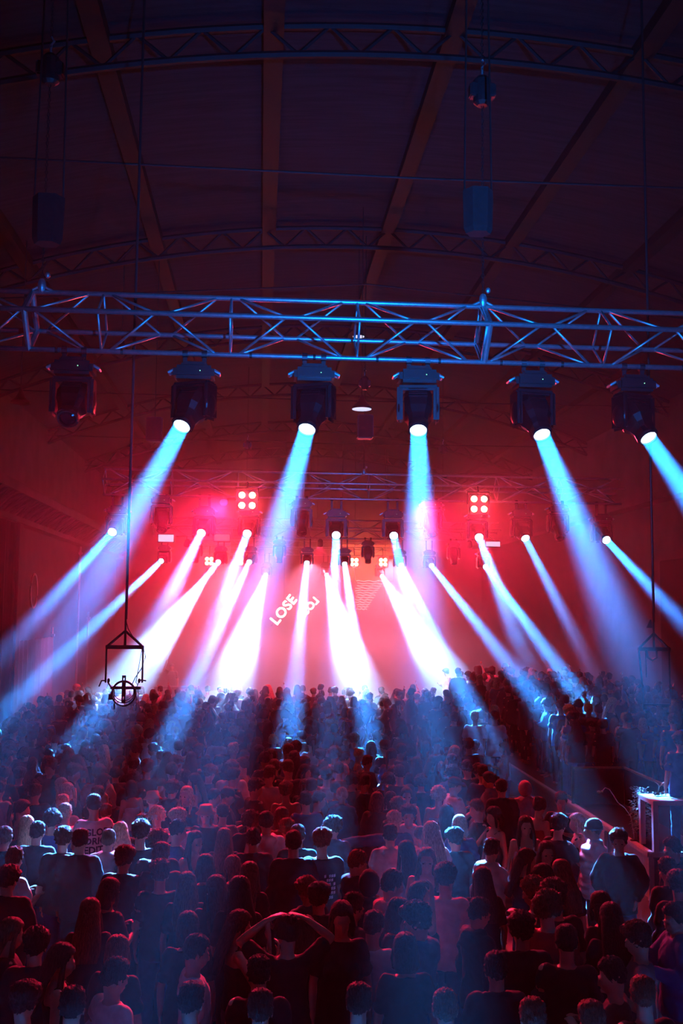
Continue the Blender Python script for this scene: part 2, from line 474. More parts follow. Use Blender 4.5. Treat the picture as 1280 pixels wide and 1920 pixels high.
def hat_me(style):
    bm = bmesh.new()
    if style == 'cap':
        secs = [(0, -.012, .03, .090, .109), (0, -.012, .07, .089, .107), (0, -.014, .105, .074, .09), (0, -.015, .128, .045, .055), (0, -.015, .134, .01, .012)]
        stack(bm, secs, 24)
        n = 10; top = []; bot = []
        for i in range(n + 1):
            a = -1 + 2 * i / n
            top.append((bm.verts.new((a * .078, .075 + .02 * (1 - a * a), .045)), bm.verts.new((a * .066, .10 + .075 * (1 - a * a) ** .5, .036 - .012 * a * a))))
            bot.append((bm.verts.new((a * .078, .075 + .02 * (1 - a * a), .038)), bm.verts.new((a * .066, .10 + .075 * (1 - a * a) ** .5, .029 - .012 * a * a))))
        for i in range(n):
            bm.faces.new((top[i][0], top[i + 1][0], top[i + 1][1], top[i][1])); bm.faces.new((bot[i][0], bot[i][1], bot[i + 1][1], bot[i + 1][0]))
            bm.faces.new((top[i][1], top[i + 1][1], bot[i + 1][1], bot[i][1]))
        ell(bm, (0, -.015, .134), (.008, .008, .005))
    elif style == 'beanie':
        stack(bm, [(0, -.014, .015, .093, .112), (0, -.014, .05, .095, .114), (0, -.014, .052, .090, .109), (0, -.018, .10, .08, .098), (0, -.02, .135, .05, .06), (0, -.02, .148, .012, .015)], 24)
    elif style == 'bucket':
        stack(bm, [(0, -.01, .015, .135, .15), (0, -.01, .02, .137, .152), (0, -.012, .06, .094, .11), (0, -.012, .125, .08, .092), (0, -.012, .132, .06, .07)], 24)
    elif style == 'hood':
        for v in bmesh.ops.create_uvsphere(bm, u_segments=32, v_segments=22, radius=1)['verts']:
            d = v.co.normalized(); m = sm(.75, .55, d.y) if False else 1 - sm(.55, .75, d.y)
            v.co = V((d.x * .105, d.y * .125 - .02, d.z * .135 - .0)) * (1 if m > .5 else .55) + d * .006 * noise.noise(d * 6)
    bmesh.ops.recalc_face_normals(bm, faces=bm.faces[:])
    me = bpy.data.meshes.new('hat'); bm.to_mesh(me); bm.free()
    for p in me.polygons: p.use_smooth = True
    return me
CACHE = {}; LAST = [None]
def cached(key, fn):
    if key not in CACHE: CACHE[key] = fn()
    return CACHE[key]
def mslot(o, m):
    if not o.data.materials: o.data.materials.append(None)
    o.material_slots[0].link = 'OBJECT'; o.material_slots[0].material = m
    return o
def part(name, me, m, root, M=None):
    o = bpy.data.objects.new(name, me); COL.objects.link(o); mslot(o, m)
    o.parent = root
    if M is not None: o.matrix_local = M
    return o
POSES = {'down': ('down', 'down'), 'pocket': ('pocket', 'pocket'), 'front': ('front', 'front'), 'mix': ('down', 'front'), 'phone': ('front', 'phone'),
         'up': ('down', 'up'), 'head': ('head', 'head'), 'point': ('down', 'point'), 'side': ('side', 'down')}
def person(loc, face, h, pose='down', yaw=0, pitch=-.12, fem=False, hair='short', hcol='dark', top='tee', tcol='black', legs='denim', hat=None, hatcol='black',
           label='', group=None, shoes=False, eyes=False, phone=None, seed=0):
    r = thing('person', label, 'person', loc, face, group); LAST[0] = r
    k = h / 1.72; r.scale = (k, k, k)
    aL, aR = POSES[pose]
    yaw = round(yaw / .35) * .35; pitch = round(pitch / .25) * .25
    H = head_frame(yaw, pitch)
    far = loc[1] > 11.8
    part('body', cached(('b', pose, yaw, pitch, fem, far), lambda: fuse(body_bm(aL, aR, yaw, pitch, fem), .016 if far else .0098, 2 if far else 3)), SKIN, r)
    sd = seed % 3
    if hat and hair not in ('long', 'bob', 'tail'): hair = 'under'
    elif hat: hair = hair + '_'
    part('hair', cached(('h', hair, sd), lambda: hair_me(hair, sd)), HAIR[hcol], r, H)
    tn = {'tee': 'shirt', 'tank': 'tank_top', 'hoodie': 'hoodie', 'jacket': 'jacket', 'puffer': 'puffer_jacket'}[top]
    part(tn, cached(('t', top, pose, fem), lambda: fuse(top_bm(top, aL, aR, fem), .016, 3 if top != 'puffer' else 1, .012 if top != 'puffer' else .004, len(CACHE))), CLOTH[tcol], r)
    part('trousers', cached(('l',), lambda: fuse(trousers_bm(), .014, 2, .008)), CLOTH[legs], r)
    if shoes:
        for s in (-1, 1):
            part('shoe', cached(('s',), lambda: fuse(shoe_bm(), .008, 2)), CLOTH['white' if seed % 2 else 'black'], r, Matrix.Translation((s * .11, 0, 0)) @ Matrix.Rotation(-s * .12, 4, 'Z'))
    if hat: part('hood' if hat == 'hood' else 'hat', cached(('hat', hat), lambda: hat_me(hat)), CLOTH[hatcol], r, H)
    if eyes:
        for s in (-1, 1): part('eye', cached(('e',), lambda: link_free(eye_bm())), EYE, r, H @ Matrix.Translation((s * .034, .0885, -.006)))
    return r
def link_free(bm):
    me = bpy.data.meshes.new('m'); bmesh.ops.recalc_face_normals(bm, faces=bm.faces[:]); bm.to_mesh(me); bm.free()
    for p in me.polygons: p.use_smooth = True
    return me
# ---------------------------------------------------------------- set materials
M_FLOOR = pmat('floor_concrete', (.05, .05, .055), .55, var=.3, scale=2, bump=.1)
M_WALL = pmat('wall_plaster', (.09, .075, .08), .9, var=.3, scale=1.3, bump=.3, bscale=12)
M_ROOF = pmat('roof_boards', (.028, .024, .032), .9, var=.35, scale=1.5, bump=.4, bscale=6, stretch=(.6, 8, 1))
M_BEAM = pmat('roof_steel', (.009, .008, .009), .7, var=.3)
M_ALU = pmat('truss_aluminium', (.62, .62, .64), .38, .85, var=.1)
M_BLACK = pmat('black_metal', (.02, .02, .022), .38, .2, var=.3)
M_PLAST = pmat('black_plastic', (.009, .009, .010), .36, var=.2)
M_CLOTHB = pmat('black_drape_cloth', (.012, .011, .012), .95, var=.3)
M_CURT = pmat('curtain_cloth', (.26, .16, .16), .9, var=.15, stretch=(1, 12, .3))
M_CABLE = pmat('cable_rubber', (.015, .012, .012), .5)
M_PALE = pmat('pale_panel', (.62, .62, .64), .5, var=.1)
M_TABLE = pmat('table_laminate', (.72, .66, .64), .45, var=.06)
M_LEAF = pmat('leaf', (.30, .42, .30), .5, var=.5, scale=40)
M_DRY = pmat('dried_flower', (.22, .09, .08), .8, var=.5, scale=40)
M_PETAL = pmat('petal', (.75, .68, .45), .6, var=.1)
M_LENS = emat('lens_lit', (.55, .80, 1.0), 9)
M_LENSDARK = pmat('lens_dark', (.01, .012, .02), .08, spec=.8)
M_CELL = emat('blinder_cell', (1.0, .26, .07), 200)
M_HBAY = emat('ceiling_lamp_diffuser', (.65, .72, 1.0), 1.1)
M_PANELLIT = emat('light_panel_lit', (.62, .70, 1.0), 1.0)
M_PANELGLOW = emat('unlit_panel_glow', (.75, .28, .38), .45)  # unlit panel; its reddish look is put in as a weak glow
M_LETTER = emat('led_letter', (1.0, .82, .80), 8)
M_SCREEN = emat('led_screen_orange', (1.0, .16, .06), 1.3)
M_LEDG = emat('indicator_green', (.3, 1.0, .5), 2)

# ---------------------------------------------------------------- the hall
XC, RR, ZT = 2.0, 23.0, 11.9                  # centre line, radius of the roof, its crown
def roofz(x, off=0): return ZT - off - (RR - math.sqrt(RR * RR - (x - XC) ** 2))
XL, XR, Y0, Y1 = -7.0, 11.0, -2.5, 50.0
struct('floor', BM(lambda b: box(b, (XL - .3, Y0 - .3, -.2), (XR + .3, Y1 + .3, 0))), M_FLOOR)
struct('wall_left', BM(lambda b: box(b, (XL - .3, Y0, 0), (XL, Y1, roofz(XL)))), M_WALL)
struct('wall_right', BM(lambda b: box(b, (XR, Y0, 0), (XR + .3, Y1, roofz(XR)))), M_WALL)
struct('wall_back', BM(lambda b: box(b, (XL - .3, Y1, 0), (XR + .3, Y1 + .3, ZT))), M_WALL)
struct('wall_front', BM(lambda b: box(b, (XL - .3, Y0 - .3, 0), (XR + .3, Y0, ZT))), M_WALL)
bm = bmesh.new(); n = 40; prev = None
for i in range(n + 1):
    x = XL - .3 + (XR - XL + .6) * i / n
    z = roofz(x)
    r = [bm.verts.new(p) for p in ((x, Y0 - .3, z), (x, Y1 + .3, z), (x, Y1 + .3, z + .25), (x, Y0 - .3, z + .25))]
    if prev:
        for k in range(4): bm.faces.new((prev[k], prev[(k + 1) % 4], r[(k + 1) % 4], r[k]))
    prev = r
struct('ceiling', bm, M_ROOF)
for i, x in enumerate((-4.6, -2.15, .05, 2.4, 4.9, 7.3, 9.5)):
    z = roofz(x)
    struct('trim_%d' % (i + 1), BM(lambda b: box(b, (x - .13, Y0, z - .16), (x + .13, Y1, z + .02))), M_BEAM)
WORD = ['nearest', 'second', 'third', 'fourth', 'fifth', 'sixth', 'seventh']
for i, y in enumerate((5.5, 12.4, 19.4, 26.4, 33.4, 40.4, 47.2)):
    t = thing('roof_truss', WORD[i] + ' curved lattice truss from the camera, spanning the dark arched roof', 'roof truss', (XC, y, 0), 0, 'curved trusses under the roof')
    for name, off in (('upper_chord', .08), ('lower_chord', .46)):
        obj(name, BM(lambda b: tube(b, [(x - XC, 0, roofz(x, off)) for x in [XL + 18 * k / 40 for k in range(41)]], (.045, .06) if False else .05, 6)), M_BEAM, t)
    bm = bmesh.new(); m = 44
    for k in range(m):
        xa = XL + 18 * k / m; xb = XL + 18 * (k + 1) / m
        a, c = (.08, .46) if k % 2 else (.46, .08)
        tube(bm, [(xa - XC, 0, roofz(xa, a)), (xb - XC, 0, roofz(xb, c))], .026, 5)
    obj('lattice', bm, M_BEAM, t)
    zr = {19.4: 10.75}.get(y, 9.86)
    if y > 6: obj('tie_rod', BM(lambda b: tube(b, [(XL - XC, 0, min(zr, roofz(XL) - .05)), (0, 0, zr - .06), (XR - XC, 0, min(zr, roofz(XR) - .05))], .016, 6)), M_BEAM, t)
# ledges and brackets along the walls
struct('trim_8', BM(lambda b: box(b, (XL, 10, 7.25), (XL + .75, Y1, 7.5)), lambda b: box(b, (XL, 10, 6.6), (XL + .35, Y1, 6.75))), M_WALL)
def brackets(b, s=1):
    for k in range(52):
        y = 11 + k * .75
        tube(b, [(XL + .1, y, 6.75), (XL + .7, y + .37, 7.25), (XL + .1, y + .75, 6.75)], .05, 5)
struct('trim_9', BM(brackets), M_WALL)
struct('trim_10', BM(lambda b: box(b, (XR - .5, 10, 7.3), (XR, Y1, 7.5))), M_WALL)
struct('door_1', BM(lambda b: box(b, (XR - .12, 17, 0), (XR, 27, 5.7), .02), lambda b: box(b, (XR - .16, 21.9, 0), (XR - .1, 22.1, 5.7))), M_CLOTHB)
def folds(b, x, ya, yb, z0, z1, amp=.08, n=8):
    m = int((yb - ya) * n); fr = []; bk = []
    for i in range(m + 1):
        y = ya + (yb - ya) * i / m; o = amp * math.sin(i * 1.35) + amp * .4 * math.sin(i * .53)
        fr.append((b.verts.new((x + o, y, z0)), b.verts.new((x + o * .7, y, z1)))); bk.append((b.verts.new((x + o - .03, y, z0)), b.verts.new((x + o * .7 - .03, y, z1))))
    for i in range(m):
        b.faces.new((fr[i][0], fr[i + 1][0], fr[i + 1][1], fr[i][1])); b.faces.new((bk[i][0], bk[i][1], bk[i + 1][1], bk[i + 1][0]))
        b.faces.new((fr[i][1], fr[i + 1][1], bk[i + 1][1], bk[i][1])); b.faces.new((fr[i][0], bk[i][0], bk[i + 1][0], fr[i + 1][0]))
tag(obj('drape', BM(lambda b: folds(b, XL + .22, 9, 28.6, .02, 6.58)), M_CLOTHB), 'tall black drape covering the near stretch of the left wall', 'drape')
tag(obj('curtain', BM(lambda b: folds(b, XL + .2, 29.3, 34.5, .02, 3.3, .06)), M_CURT), 'pleated pinkish curtain low on the left wall beside the crowd', 'curtain')
tag(obj('column', BM(lambda b: box(b, (XL, 28.75, 0), (XL + .3, 29.2, 6.6), .02)), M_WALL), 'plain upright column on the left wall where the black drape ends', 'column')
def ring(b):
    tube(b, [(XL + .34, 30.6 + .42 * math.cos(a), 4.75 + .5 * math.sin(a)) for a in [2 * PI * k / 28 for k in range(29)]], .03, 6, False)
tag(obj('wall_ring', BM(ring), M_ALU), 'thin metal ring fixed to the left wall beyond the black drape', 'ring')
for yy, za, zb, lab in ((39.7, .1, 6.6, 'tall thin pipe running up the left wall past the light panel'), (34.9, 2.3, 3.6, 'short thin pipe on the left wall above the curtain'), (42.0, .1, 4.1, 'thin pipe low on the left wall nearest the stage')):
    tag(obj('wall_pipe', BM(lambda b: tube(b, [(XL + .06, yy, za), (XL + .06, yy, zb)], .04, 8), lambda b: box(b, (XL, yy - .08, zb - .3), (XL + .14, yy + .08, zb - .22))), M_ALU), lab, 'pipe', 'pipes on the left wall')

# ---------------------------------------------------------------- lighting trusses (square, hung tilted)
def lighting_truss(x0, x1, Y, Z, label, unit=1.25, joints=()):
    s = .2; th = R(40)
    def cr(a, c): return (a * math.cos(th) - c * math.sin(th), a * math.sin(th) + c * math.cos(th))
    CN = {'nt': cr(-s, s), 'nb': cr(-s, -s), 'ft': cr(s, s), 'fb': cr(s, -s)}
    CN = {'nt': (-.282, .025), 'nb': (-.025, -.282), 'ft': (.025, .282), 'fb': (.282, -.025)}
    t = thing('lighting_truss', label, 'truss', ((x0 + x1) / 2, Y, Z), 0, 'lighting trusses across the hall')
    xm = (x0 + x1) / 2
    for k in CN:
        y, z = CN[k]
        obj('chord', BM(lambda b: tube(b, [(x0 - xm, y, z), (x1 - xm, y, z)], .025, 12)), M_ALU, t, smooth=True)
    nu = max(1, round((x1 - x0) / unit)); u = (x1 - x0) / nu
    def rod(pa, pb, r=.0125):
        obj('brace', BM(lambda b: tube(b, [pa, pb], r, 8)), M_ALU, t, smooth=True)
    for (a, c, up) in (('nt', 'nb', 1), ('ft', 'fb', 0), ('nt', 'ft', 1), ('nb', 'fb', 0)):
        for i in range(nu):
            xa = x0 - xm + i * u
            P = lambda q, x: (x, CN[q][0], CN[q][1])
            rod(P(a, xa + .03), P(c, xa + .03))
            p, q = (c, a) if up else (a, c)
            rod(P(p, xa + .1), P(q, xa + u / 2 - .05)); rod(P(q, xa + u / 2 + .05), P(p, xa + u - .1))
    for jx in joints:
        for (a, c) in (('nt', 'nb'), ('ft', 'fb'), ('nt', 'ft'), ('nb', 'fb')):
            obj('joint_bar', BM(lambda b: tube(b, [(jx - xm, *CN[a]), (jx - xm, *CN[c])], .028, 8)), M_ALU, t)
    for k in range(nu * 2 if Y < 10 else 0):
        xx = x0 - xm + (k + .37) * u / 2
        obj('cable_tie', BM(lambda b: tube(b, [(xx - .012, -.025, -.282), (xx + .012, -.025, -.282)], .032, 10)), M_CABLE, t)
    return t
xa = at(-60, 600, 9.5).x; xb = at(1345, 620, 9.5).x
u_ = (xb - xa) / round((xb - xa) / 1.25); xa -= u_; xb += u_

lighting_truss(xa, xb, 9.5, 6.97, 'large box truss lit blue across the top of the view, nearest the camera', 1.25, (at(57, 615, 9.5).x, at(907, 640, 9.5).x))
lighting_truss(at(194, 905, 22).x, at(1163, 930, 22).x, 22.0, 6.98, 'middle box truss behind the two large glowing red blinders, ends visible', 1.4)
lighting_truss(at(285, 1000, 31).x, at(935, 1000, 31).x, 31.0, 6.74, 'smaller looking box truss below the middle truss, towards the stage', 1.25)
lighting_truss(at(365, 1030, 41).x, at(750, 1030, 41).x, 41.0, 6.75, 'farthest box truss hanging over the stage in the haze', 1.5)

# chains, hoists and bags that carry the trusses
def hoist(px, Y, top, label):
    x = at(px, 500, Y).x
    t = thing('chain_hoist', label, 'hoist', (x, Y, 7.25), 0, 'chain hoists above the trusses')
    zt = roofz(x, .0) - 7.25
    def chain(b):
        k = 0; z = .05
        while z < zt - .02:
            r_ = [(.012 * math.cos(a), 0, .022 * math.sin(a)) for a in [2 * PI * q / 8 for q in range(9)]]
            tube(b, [(p[0] if k % 2 else 0, 0 if k % 2 else p[0], z + p[2]) for p in r_], .004, 4, False)
            z += .036; k += 1
    obj('chain', BM(chain), M_BLACK, t)
    yk, zk = {9.5: 7.252, 22: 7.262, 31: 7.022, 41: 7.032}[Y] - 7.25, .06
    obj('sling', BM(lambda b: tube(b, [(-.12, .02, yk), (0, 0, zk), (.12, .02, yk)], .014, 6)), M_ALU, t)
    zh = top - 7.25
    def body(b):
        stack(b, [(0, 0, zh - .16, .05, .05), (0, 0, zh - .13, .09, .08), (0, 0, zh + .10, .09, .08), (0, 0, zh + .14, .05, .05)], 14)
        box(b, (-.13, -.06, zh - .08), (.13, .06, zh + .06), .015)
    obj('motor', BM(body), M_BLACK, t)
    obj('hook', BM(lambda b: tube(b, [(0, 0, zh + .14), (0, 0, zh + .24), (.03, 0, zh + .28), (.0, 0, zh + .32)], .012, 6), lambda b: ell(b, (0, 0, .06), (.04, .03, .07)), lambda b: ell(b, (.05, 0, .16), (.025, .02, .03))), M_ALU, t)
    return t
def bag(px, py, w_, h_, Y, label):
    p = at(px, py, Y)
    t = thing('chain_bag', label, 'bag', (p.x, p.y, p.z), 0, 'black bags hanging above the nearest truss')
    wd, hh = w_ * Y / F / 2, h_ * Y / F / 2
    obj('bag_body', BM(lambda b: stack(b, [(0, 0, -hh, wd * .8, wd * .7), (0, 0, -hh + .05, wd * .95, wd * .8), (0, 0, hh * .6, wd, wd * .8), (0, 0, hh, wd, wd * .85)], 6)), M_CLOTHB, t)
    z1 = roofz(p.x, .0) - p.z
    for s in (-1, 1): obj('strap', BM(lambda b: tube(b, [(s * wd * .9, 0, hh * .8), (s * wd * .6, 0, z1)], .01, 5)), M_CABLE, t)
hoist(905, 9.5, 9.45, 'chain hoist above the nearest truss, right of centre')
hoist(80, 9.5, 9.45, 'chain hoist above the nearest truss, near its left end')
hoist(470, 31, 9.3, 'thin chain hoist over the far truss, left part')
hoist(830, 31, 9.3, 'thin chain hoist over the far truss, right part')
hoist(600, 41, 9.3, 'thin chain hoist over the farthest truss above the stage')
bag(896, 398, 60, 88, 9.2, 'black bag hanging from the roof above the nearest truss, right of centre')
bag(90, 414, 60, 92, 9.2, 'black bag hanging from the roof above the nearest truss, at the left')
hoist(685, 22, 9.3, 'thin chain hoist over the middle truss, at its centre')

# ---------------------------------------------------------------- moving heads
def moving_head(pivot, d, ztop, lit, label, group):
    k_ = 1.16 if 21 < pivot.y < 23 else 1.0
    t = thing('moving_head_light', label, 'stage light', pivot, 0, group); t.scale = (k_, k_, k_); ztop = pivot.z + (ztop - pivot.z) / k_
    az = math.atan2(-d.x, d.y) if (abs(d.x) + abs(d.y)) > .01 else PI
    Rz = Matrix.Rotation(az + PI, 4, 'Z')
    zb = .22
    def base(b):
        box(b, (-.19, -.14, zb), (.19, .14, zb + .13), .03)
        box(b, (-.12, -.10, zb + .12), (.12, .10, zb + .17), .015)
        box(b, (-.16, -.145, zb + .03), (.16, -.135, zb + .10), .004)
    bo = obj('base', BM(base), M_PLAST, t)
    for s in (-1, 1):
        obj('handle', BM(lambda b: tube(b, [(s * .185, -.05, zb + .10), (s * .235, -.05, zb + .07), (s * .235, .05, zb + .07), (s * .185, .05, zb + .10)], .014, 6)), M_ALU, bo)
        obj('clamp', BM(lambda b: box(b, (s * .09 - .02, -.02, zb + .16), (s * .09 + .02, .02, ztop - pivot.z - .02), .005),
                        lambda b: tube(b, [(s * .09 - .025, .0, ztop - pivot.z), (s * .09 + .025, 0, ztop - pivot.z)], .042, 10)), M_BLACK, t)
    def yoke(b):
        box(b, (-.2, -.08, zb - .065), (.2, .08, zb - .012), .02)
        for s in (-1, 1):
            box(b, (s * .2 - (.055 if s > 0 else 0), -.11, -.16), (s * .2 + (.055 if s < 0 else 0), .11, zb - .02), .028)
            ell(b, (s * .185, 0, -.02), (.03, .09, .12))
    obj('yoke', BM(yoke), M_PLAST, t).matrix_local = Rz
    # the head: local -Z is the beam
    q = d.to_track_quat('-Z', 'Y').to_matrix().to_4x4()
    def head(b):
        rings = []
        for z, hx, hy, c in ((.21, .075, .085, .03), (.17, .115, .125, .04), (.02, .135, .15, .05), (-.10, .128, .14, .05), (-.17, .10, .105, .04), (-.23, .088, .088, .034), (-.275, .092, .092, .036), (-.30, .092, .092, .036)):
            pts = [(hx, -hy + c), (hx, hy - c), (hx - c, hy), (-hx + c, hy), (-hx, hy - c), (-hx, -hy + c), (-hx + c, -hy), (hx - c, -hy)]
            rings.append([b.verts.new((x, y, z)) for x, y in pts])
        for r1, r2 in zip(rings, rings[1:]):
            for k in range(8): b.faces.new((r1[k], r1[(k + 1) % 8], r2[(k + 1) % 8], r2[k]))
        b.faces.new(rings[0]); b.faces.new(rings[-1][::-1])
        for k in range(4): box(b, (-.09, .125 - .0, .10 - k * .035), (.09, .158, .115 - k * .035), .003)
        box(b, (-.10, -.155, -.06), (.10, -.13, -.03), .004)
    ho = obj('head', BM(head), M_PLAST, t); ho.matrix_local = q
    def rim(b): lathe(b, [(.088, -.29), (.093, -.30), (.093, -.325), (.080, -.325), (.078, -.305)], 24)
    obj('lens_ring', BM(rim), M_BLACK, ho)
    def lens(b): lathe(b, [(.02, -.304), (.076, -.304), (.076, -.309), (.055, -.317), (.02, -.321)], 24)
    obj('lens', BM(lens), M_LENS if lit else M_LENSDARK, ho, None if lit else 'dark unlit lens')
    obj('indicator_light', BM(lambda b: ell(b, (.06, -.148, zb + .07), (.005, .004, .005), None, 8, 6)), M_LEDG, bo)
    return t
ZTOP = {ROW1: 6.685, ROW2: 6.70, ROW3: 6.46, ROW4: 6.47}
NAMES = ['lit blue moving head on the nearest truss, leftmost lit one, beam aimed left', 'lit blue moving head on the nearest truss, left of centre', 'lit blue moving head on the nearest truss, beam straight down the middle',
 'lit blue moving head on the nearest truss, right of centre, beam aimed right', 'lit blue moving head at the right end of the nearest truss',
 'moving head with blue beam at the left end of the middle truss', 'middle truss moving head with a pale beam, second lit one from the left', 'middle truss moving head shining just below the left red blinder',
 'middle truss moving head at the centre, beam straight down', 'middle truss moving head just right of centre', 'middle truss moving head shining just below the right red blinder',
 'middle truss moving head with a pale beam right of the right blinder', 'moving head with blue beam at the right end of the middle truss',
 'far truss moving head under the bright left light panel', 'far truss moving head under the dim reddish light panel', 'far truss moving head right of the small left blinders', 'far truss moving head at the centre with orange edges',
 'far truss moving head just left of the small right blinders', 'far truss moving head right of the small right blinders', 'far truss moving head right of the orange screen', 'far truss moving head at the right end, under the right light panel',
 'farthest white beam lamp over the stage, leftmost of four', 'farthest white beam lamp over the stage, second of four from the left', 'farthest white beam lamp over the stage, third of four from the left', 'farthest white beam lamp over the stage, rightmost of four']
for b, nm in zip(BEAMS, NAMES):
    L, d = beam_geometry(b)
    g = {ROW1: 'moving heads on the nearest truss', ROW2: 'moving heads on the middle truss', ROW3: 'moving heads on the far truss', ROW4: 'beam lamps over the stage'}[b[2]]
    moving_head(L - d * .325 * (1.16 if b[2] == ROW2 else 1), d, ZTOP[b[2]], True, nm, g)
for px, py, Y, dv, nm in ((130, 742, ROW1, (0, -.7, -.7), 'unlit black moving head at the left end of the nearest truss'), (300, 966, ROW2, (.1, -.5, -.8), 'unlit moving head on the middle truss between two lit ones at the left'),
        (566, 972, ROW2, (0, -.5, -.8), 'unlit moving head on the middle truss, right of the left blinder'), (812, 974, ROW2, (0, -.5, -.8), 'unlit moving head on the middle truss behind the central near beam'),
        (1052, 982, ROW2, (0, -.5, -.8), 'unlit moving head on the middle truss, near its right end'), (524, 1034, ROW3, (0, -.3, -.9), 'unlit moving head on the far truss left of centre'),
        (691, 1036, ROW3, (0, -.3, -.9), 'unlit moving head on the far truss in front of the orange screen'), (853, 1038, ROW3, (0, -.3, -.9), 'unlit moving head on the far truss, right half'), (366, 1034, ROW3, (0, -.3, -.9), 'unlit moving head on the far truss left of the small blinders')):
    p = at(px, py, Y); p.y = {ROW1: 9.475, ROW2: 21.975, ROW3: 30.975}[Y]
    moving_head(p, Vector(dv).normalized(), ZTOP[Y], False, nm, 'unlit moving heads')
# blinders with four cells
BN = ['large four-cell blinder glowing orange red below the middle truss, left', 'large four-cell blinder glowing orange red below the middle truss, right',
      'small far four-cell blinder, leftmost of four', 'small far four-cell blinder, second from the left', 'small far four-cell blinder, third from the left, before the orange screen', 'small far four-cell blinder, rightmost of four']
for (x, y, D, c, pw), nm in zip(BLINDERS, BN):
    L = at(x, y, D); s = .11 if D < 30 else .085
    t = thing('blinder_light', nm, 'stage light', L, 0, 'four-cell blinders')
    obj('housing', BM(lambda b: box(b, (-.22, .0, -.22), (.22, .14, .22), .02)), M_BLACK, t)
    yt_, zt = (21.718 - L.y, 7.005 - L.z) if D < 30 else (40.718 - L.y, 6.775 - L.z)
    obj('bracket', BM(lambda b: tube(b, [(-.24, .08, 0), (-.24, .08, .27), (.24, .08, .27), (.24, .08, 0)], .015, 6), lambda b: tube(b, [(0, .08, .27), (0, yt_, zt)], .02, 6)), M_BLACK, t)
    for i in (-1, 1):
        for j in (-1, 1):
            obj('lamp_cell', BM(lambda b: lathe(b, [(.02, .0), (.066, 0), (.058, .012), (.02, .02)], 16, Matrix.Translation((i * s, 0, j * s)) @ Matrix.Rotation(PI / 2, 4, 'X'))), M_CELL, t)
# light panels on the far truss
for px, py, w_, h_, m_, nm in ((311, 1009, 28, 13, M_PANELLIT, 'bright pale rectangular light panel at the left end of the far truss'), (416, 1008, 28, 12, M_PANELGLOW, 'dim reddish rectangular light panel on the far truss'), (924, 1020, 27, 9, M_PANELLIT, 'pale rectangular light panel at the right end of the far truss')):
    p = at(px, py, 30.6); a = w_ * 30.6 / F / 2; c = h_ * 30.6 / F / 2
    t = thing('light_panel', nm, 'stage light', p, 0, 'light panels on the far truss')
    obj('housing', BM(lambda b: box(b, (-a - .03, .02, -c - .03), (a + .03, .16, c + .03), .01)), M_BLACK, t)
    obj('emitter', BM(lambda b: box(b, (-a, .0, -c), (a, .025, c))), m_, t)
# bodies for the added red lamps on the middle and far trusses
for px, py, D, dv, pw, spr, nm in REDFILL:
    L = at(px, py, D)
    t = thing('added_red_light', 'small black added red lamp ' + nm, 'stage light', L, 0, 'added red lamps')
    q = Vector(dv).normalized().to_track_quat('-Z', 'Y').to_matrix().to_4x4()
    obj('can', BM(lambda b: lathe(b, [(.05, .16), (.08, .12), (.09, -.05), (.085, -.06)], 16)), M_BLACK, t).matrix_local = q
    obj('bracket', BM(lambda b: tube(b, [(0, 0, .05), (0, 0, (6.70 if D < 30 else 6.46) - L.z)], .012, 6)), M_BLACK, t)
for (px, py, D, pw), nm in zip(STAGEFILL, ('left', 'centre', 'right')):  # bodies for the added stage fill lamps
    L = at(px, py, D)
    t = thing('added_fill_light', 'small black fill light added over the stage, ' + nm + ' of the farthest truss', 'stage light', L, 0, 'fill lights added over the stage')
    obj('housing', BM(lambda b: box(b, (-.2, -.1, -.05), (.2, .1, .08), .02)), M_BLACK, t)
    obj('bracket', BM(lambda b: tube(b, [(0, 0, .06), (0, 40.975 - L.y, 6.47 - L.z)], .014, 6)), M_BLACK, t)
# hanging speakers and bay lamps
for px, py, nm in ((684, 801, 'dark speaker box hanging under the bright round ceiling lamp'), (290, 806, 'dark speaker box hanging left of the first lit near lamp')):
    p = at(px, py, 20)
    t = thing('hanging_speaker', nm, 'speaker', p, 0, 'speaker boxes hanging from the roof')
    obj('cabinet', BM(lambda b: box(b, (-.16, -.13, -.24), (.16, .13, .24), .02)), M_BLACK, t)
    obj('grille', BM(lambda b: box(b, (-.14, -.14, -.22), (.14, -.128, .22), .004)), M_CLOTHB, t)
    obj('suspension_cable', BM(lambda b: tube(b, [(0, 0, .24), (0, 0, roofz(p.x, .0) - p.z)], .008, 5)), M_CABLE, t)
for px, py, Y, r_, nm in ((678, 767, 18.5, .185, 'round ceiling lamp with a bright disc above the hanging speaker'), (672, 631, 20, .12, 'small round ceiling lamp seen through the nearest truss'), (38, 756, 18.5, .17, 'unlit round ceiling lamp at the far left'), (228, 661, 20, .17, 'dim round ceiling lamp just below the nearest truss, left')):
    p = at(px, py, Y)
    t = thing('ceiling_lamp', nm, 'lamp', p, 0, 'round lamps hanging from the roof')
    obj('shade', BM(lambda b: lathe(b, [(r_ * .98, .0), (r_ * 1.04, .0), (r_ * 1.04, .03), (r_ * .6, .10), (.05, .2), (.03, .26)], 28)), M_BLACK, t)
    if Y != 18.5 or px > 100: obj('diffuser', BM(lambda b: lathe(b, [(.01, -.006), (r_ * .97, -.006), (r_ * .97, .01), (.01, .012)], 28)), M_HBAY if px > 300 else M_LENSDARK, t)
    obj('stem', BM(lambda b: tube(b, [(0, 0, .25), (0, 0, roofz(p.x, .0) - p.z)], .008, 5)), M_CABLE, t)

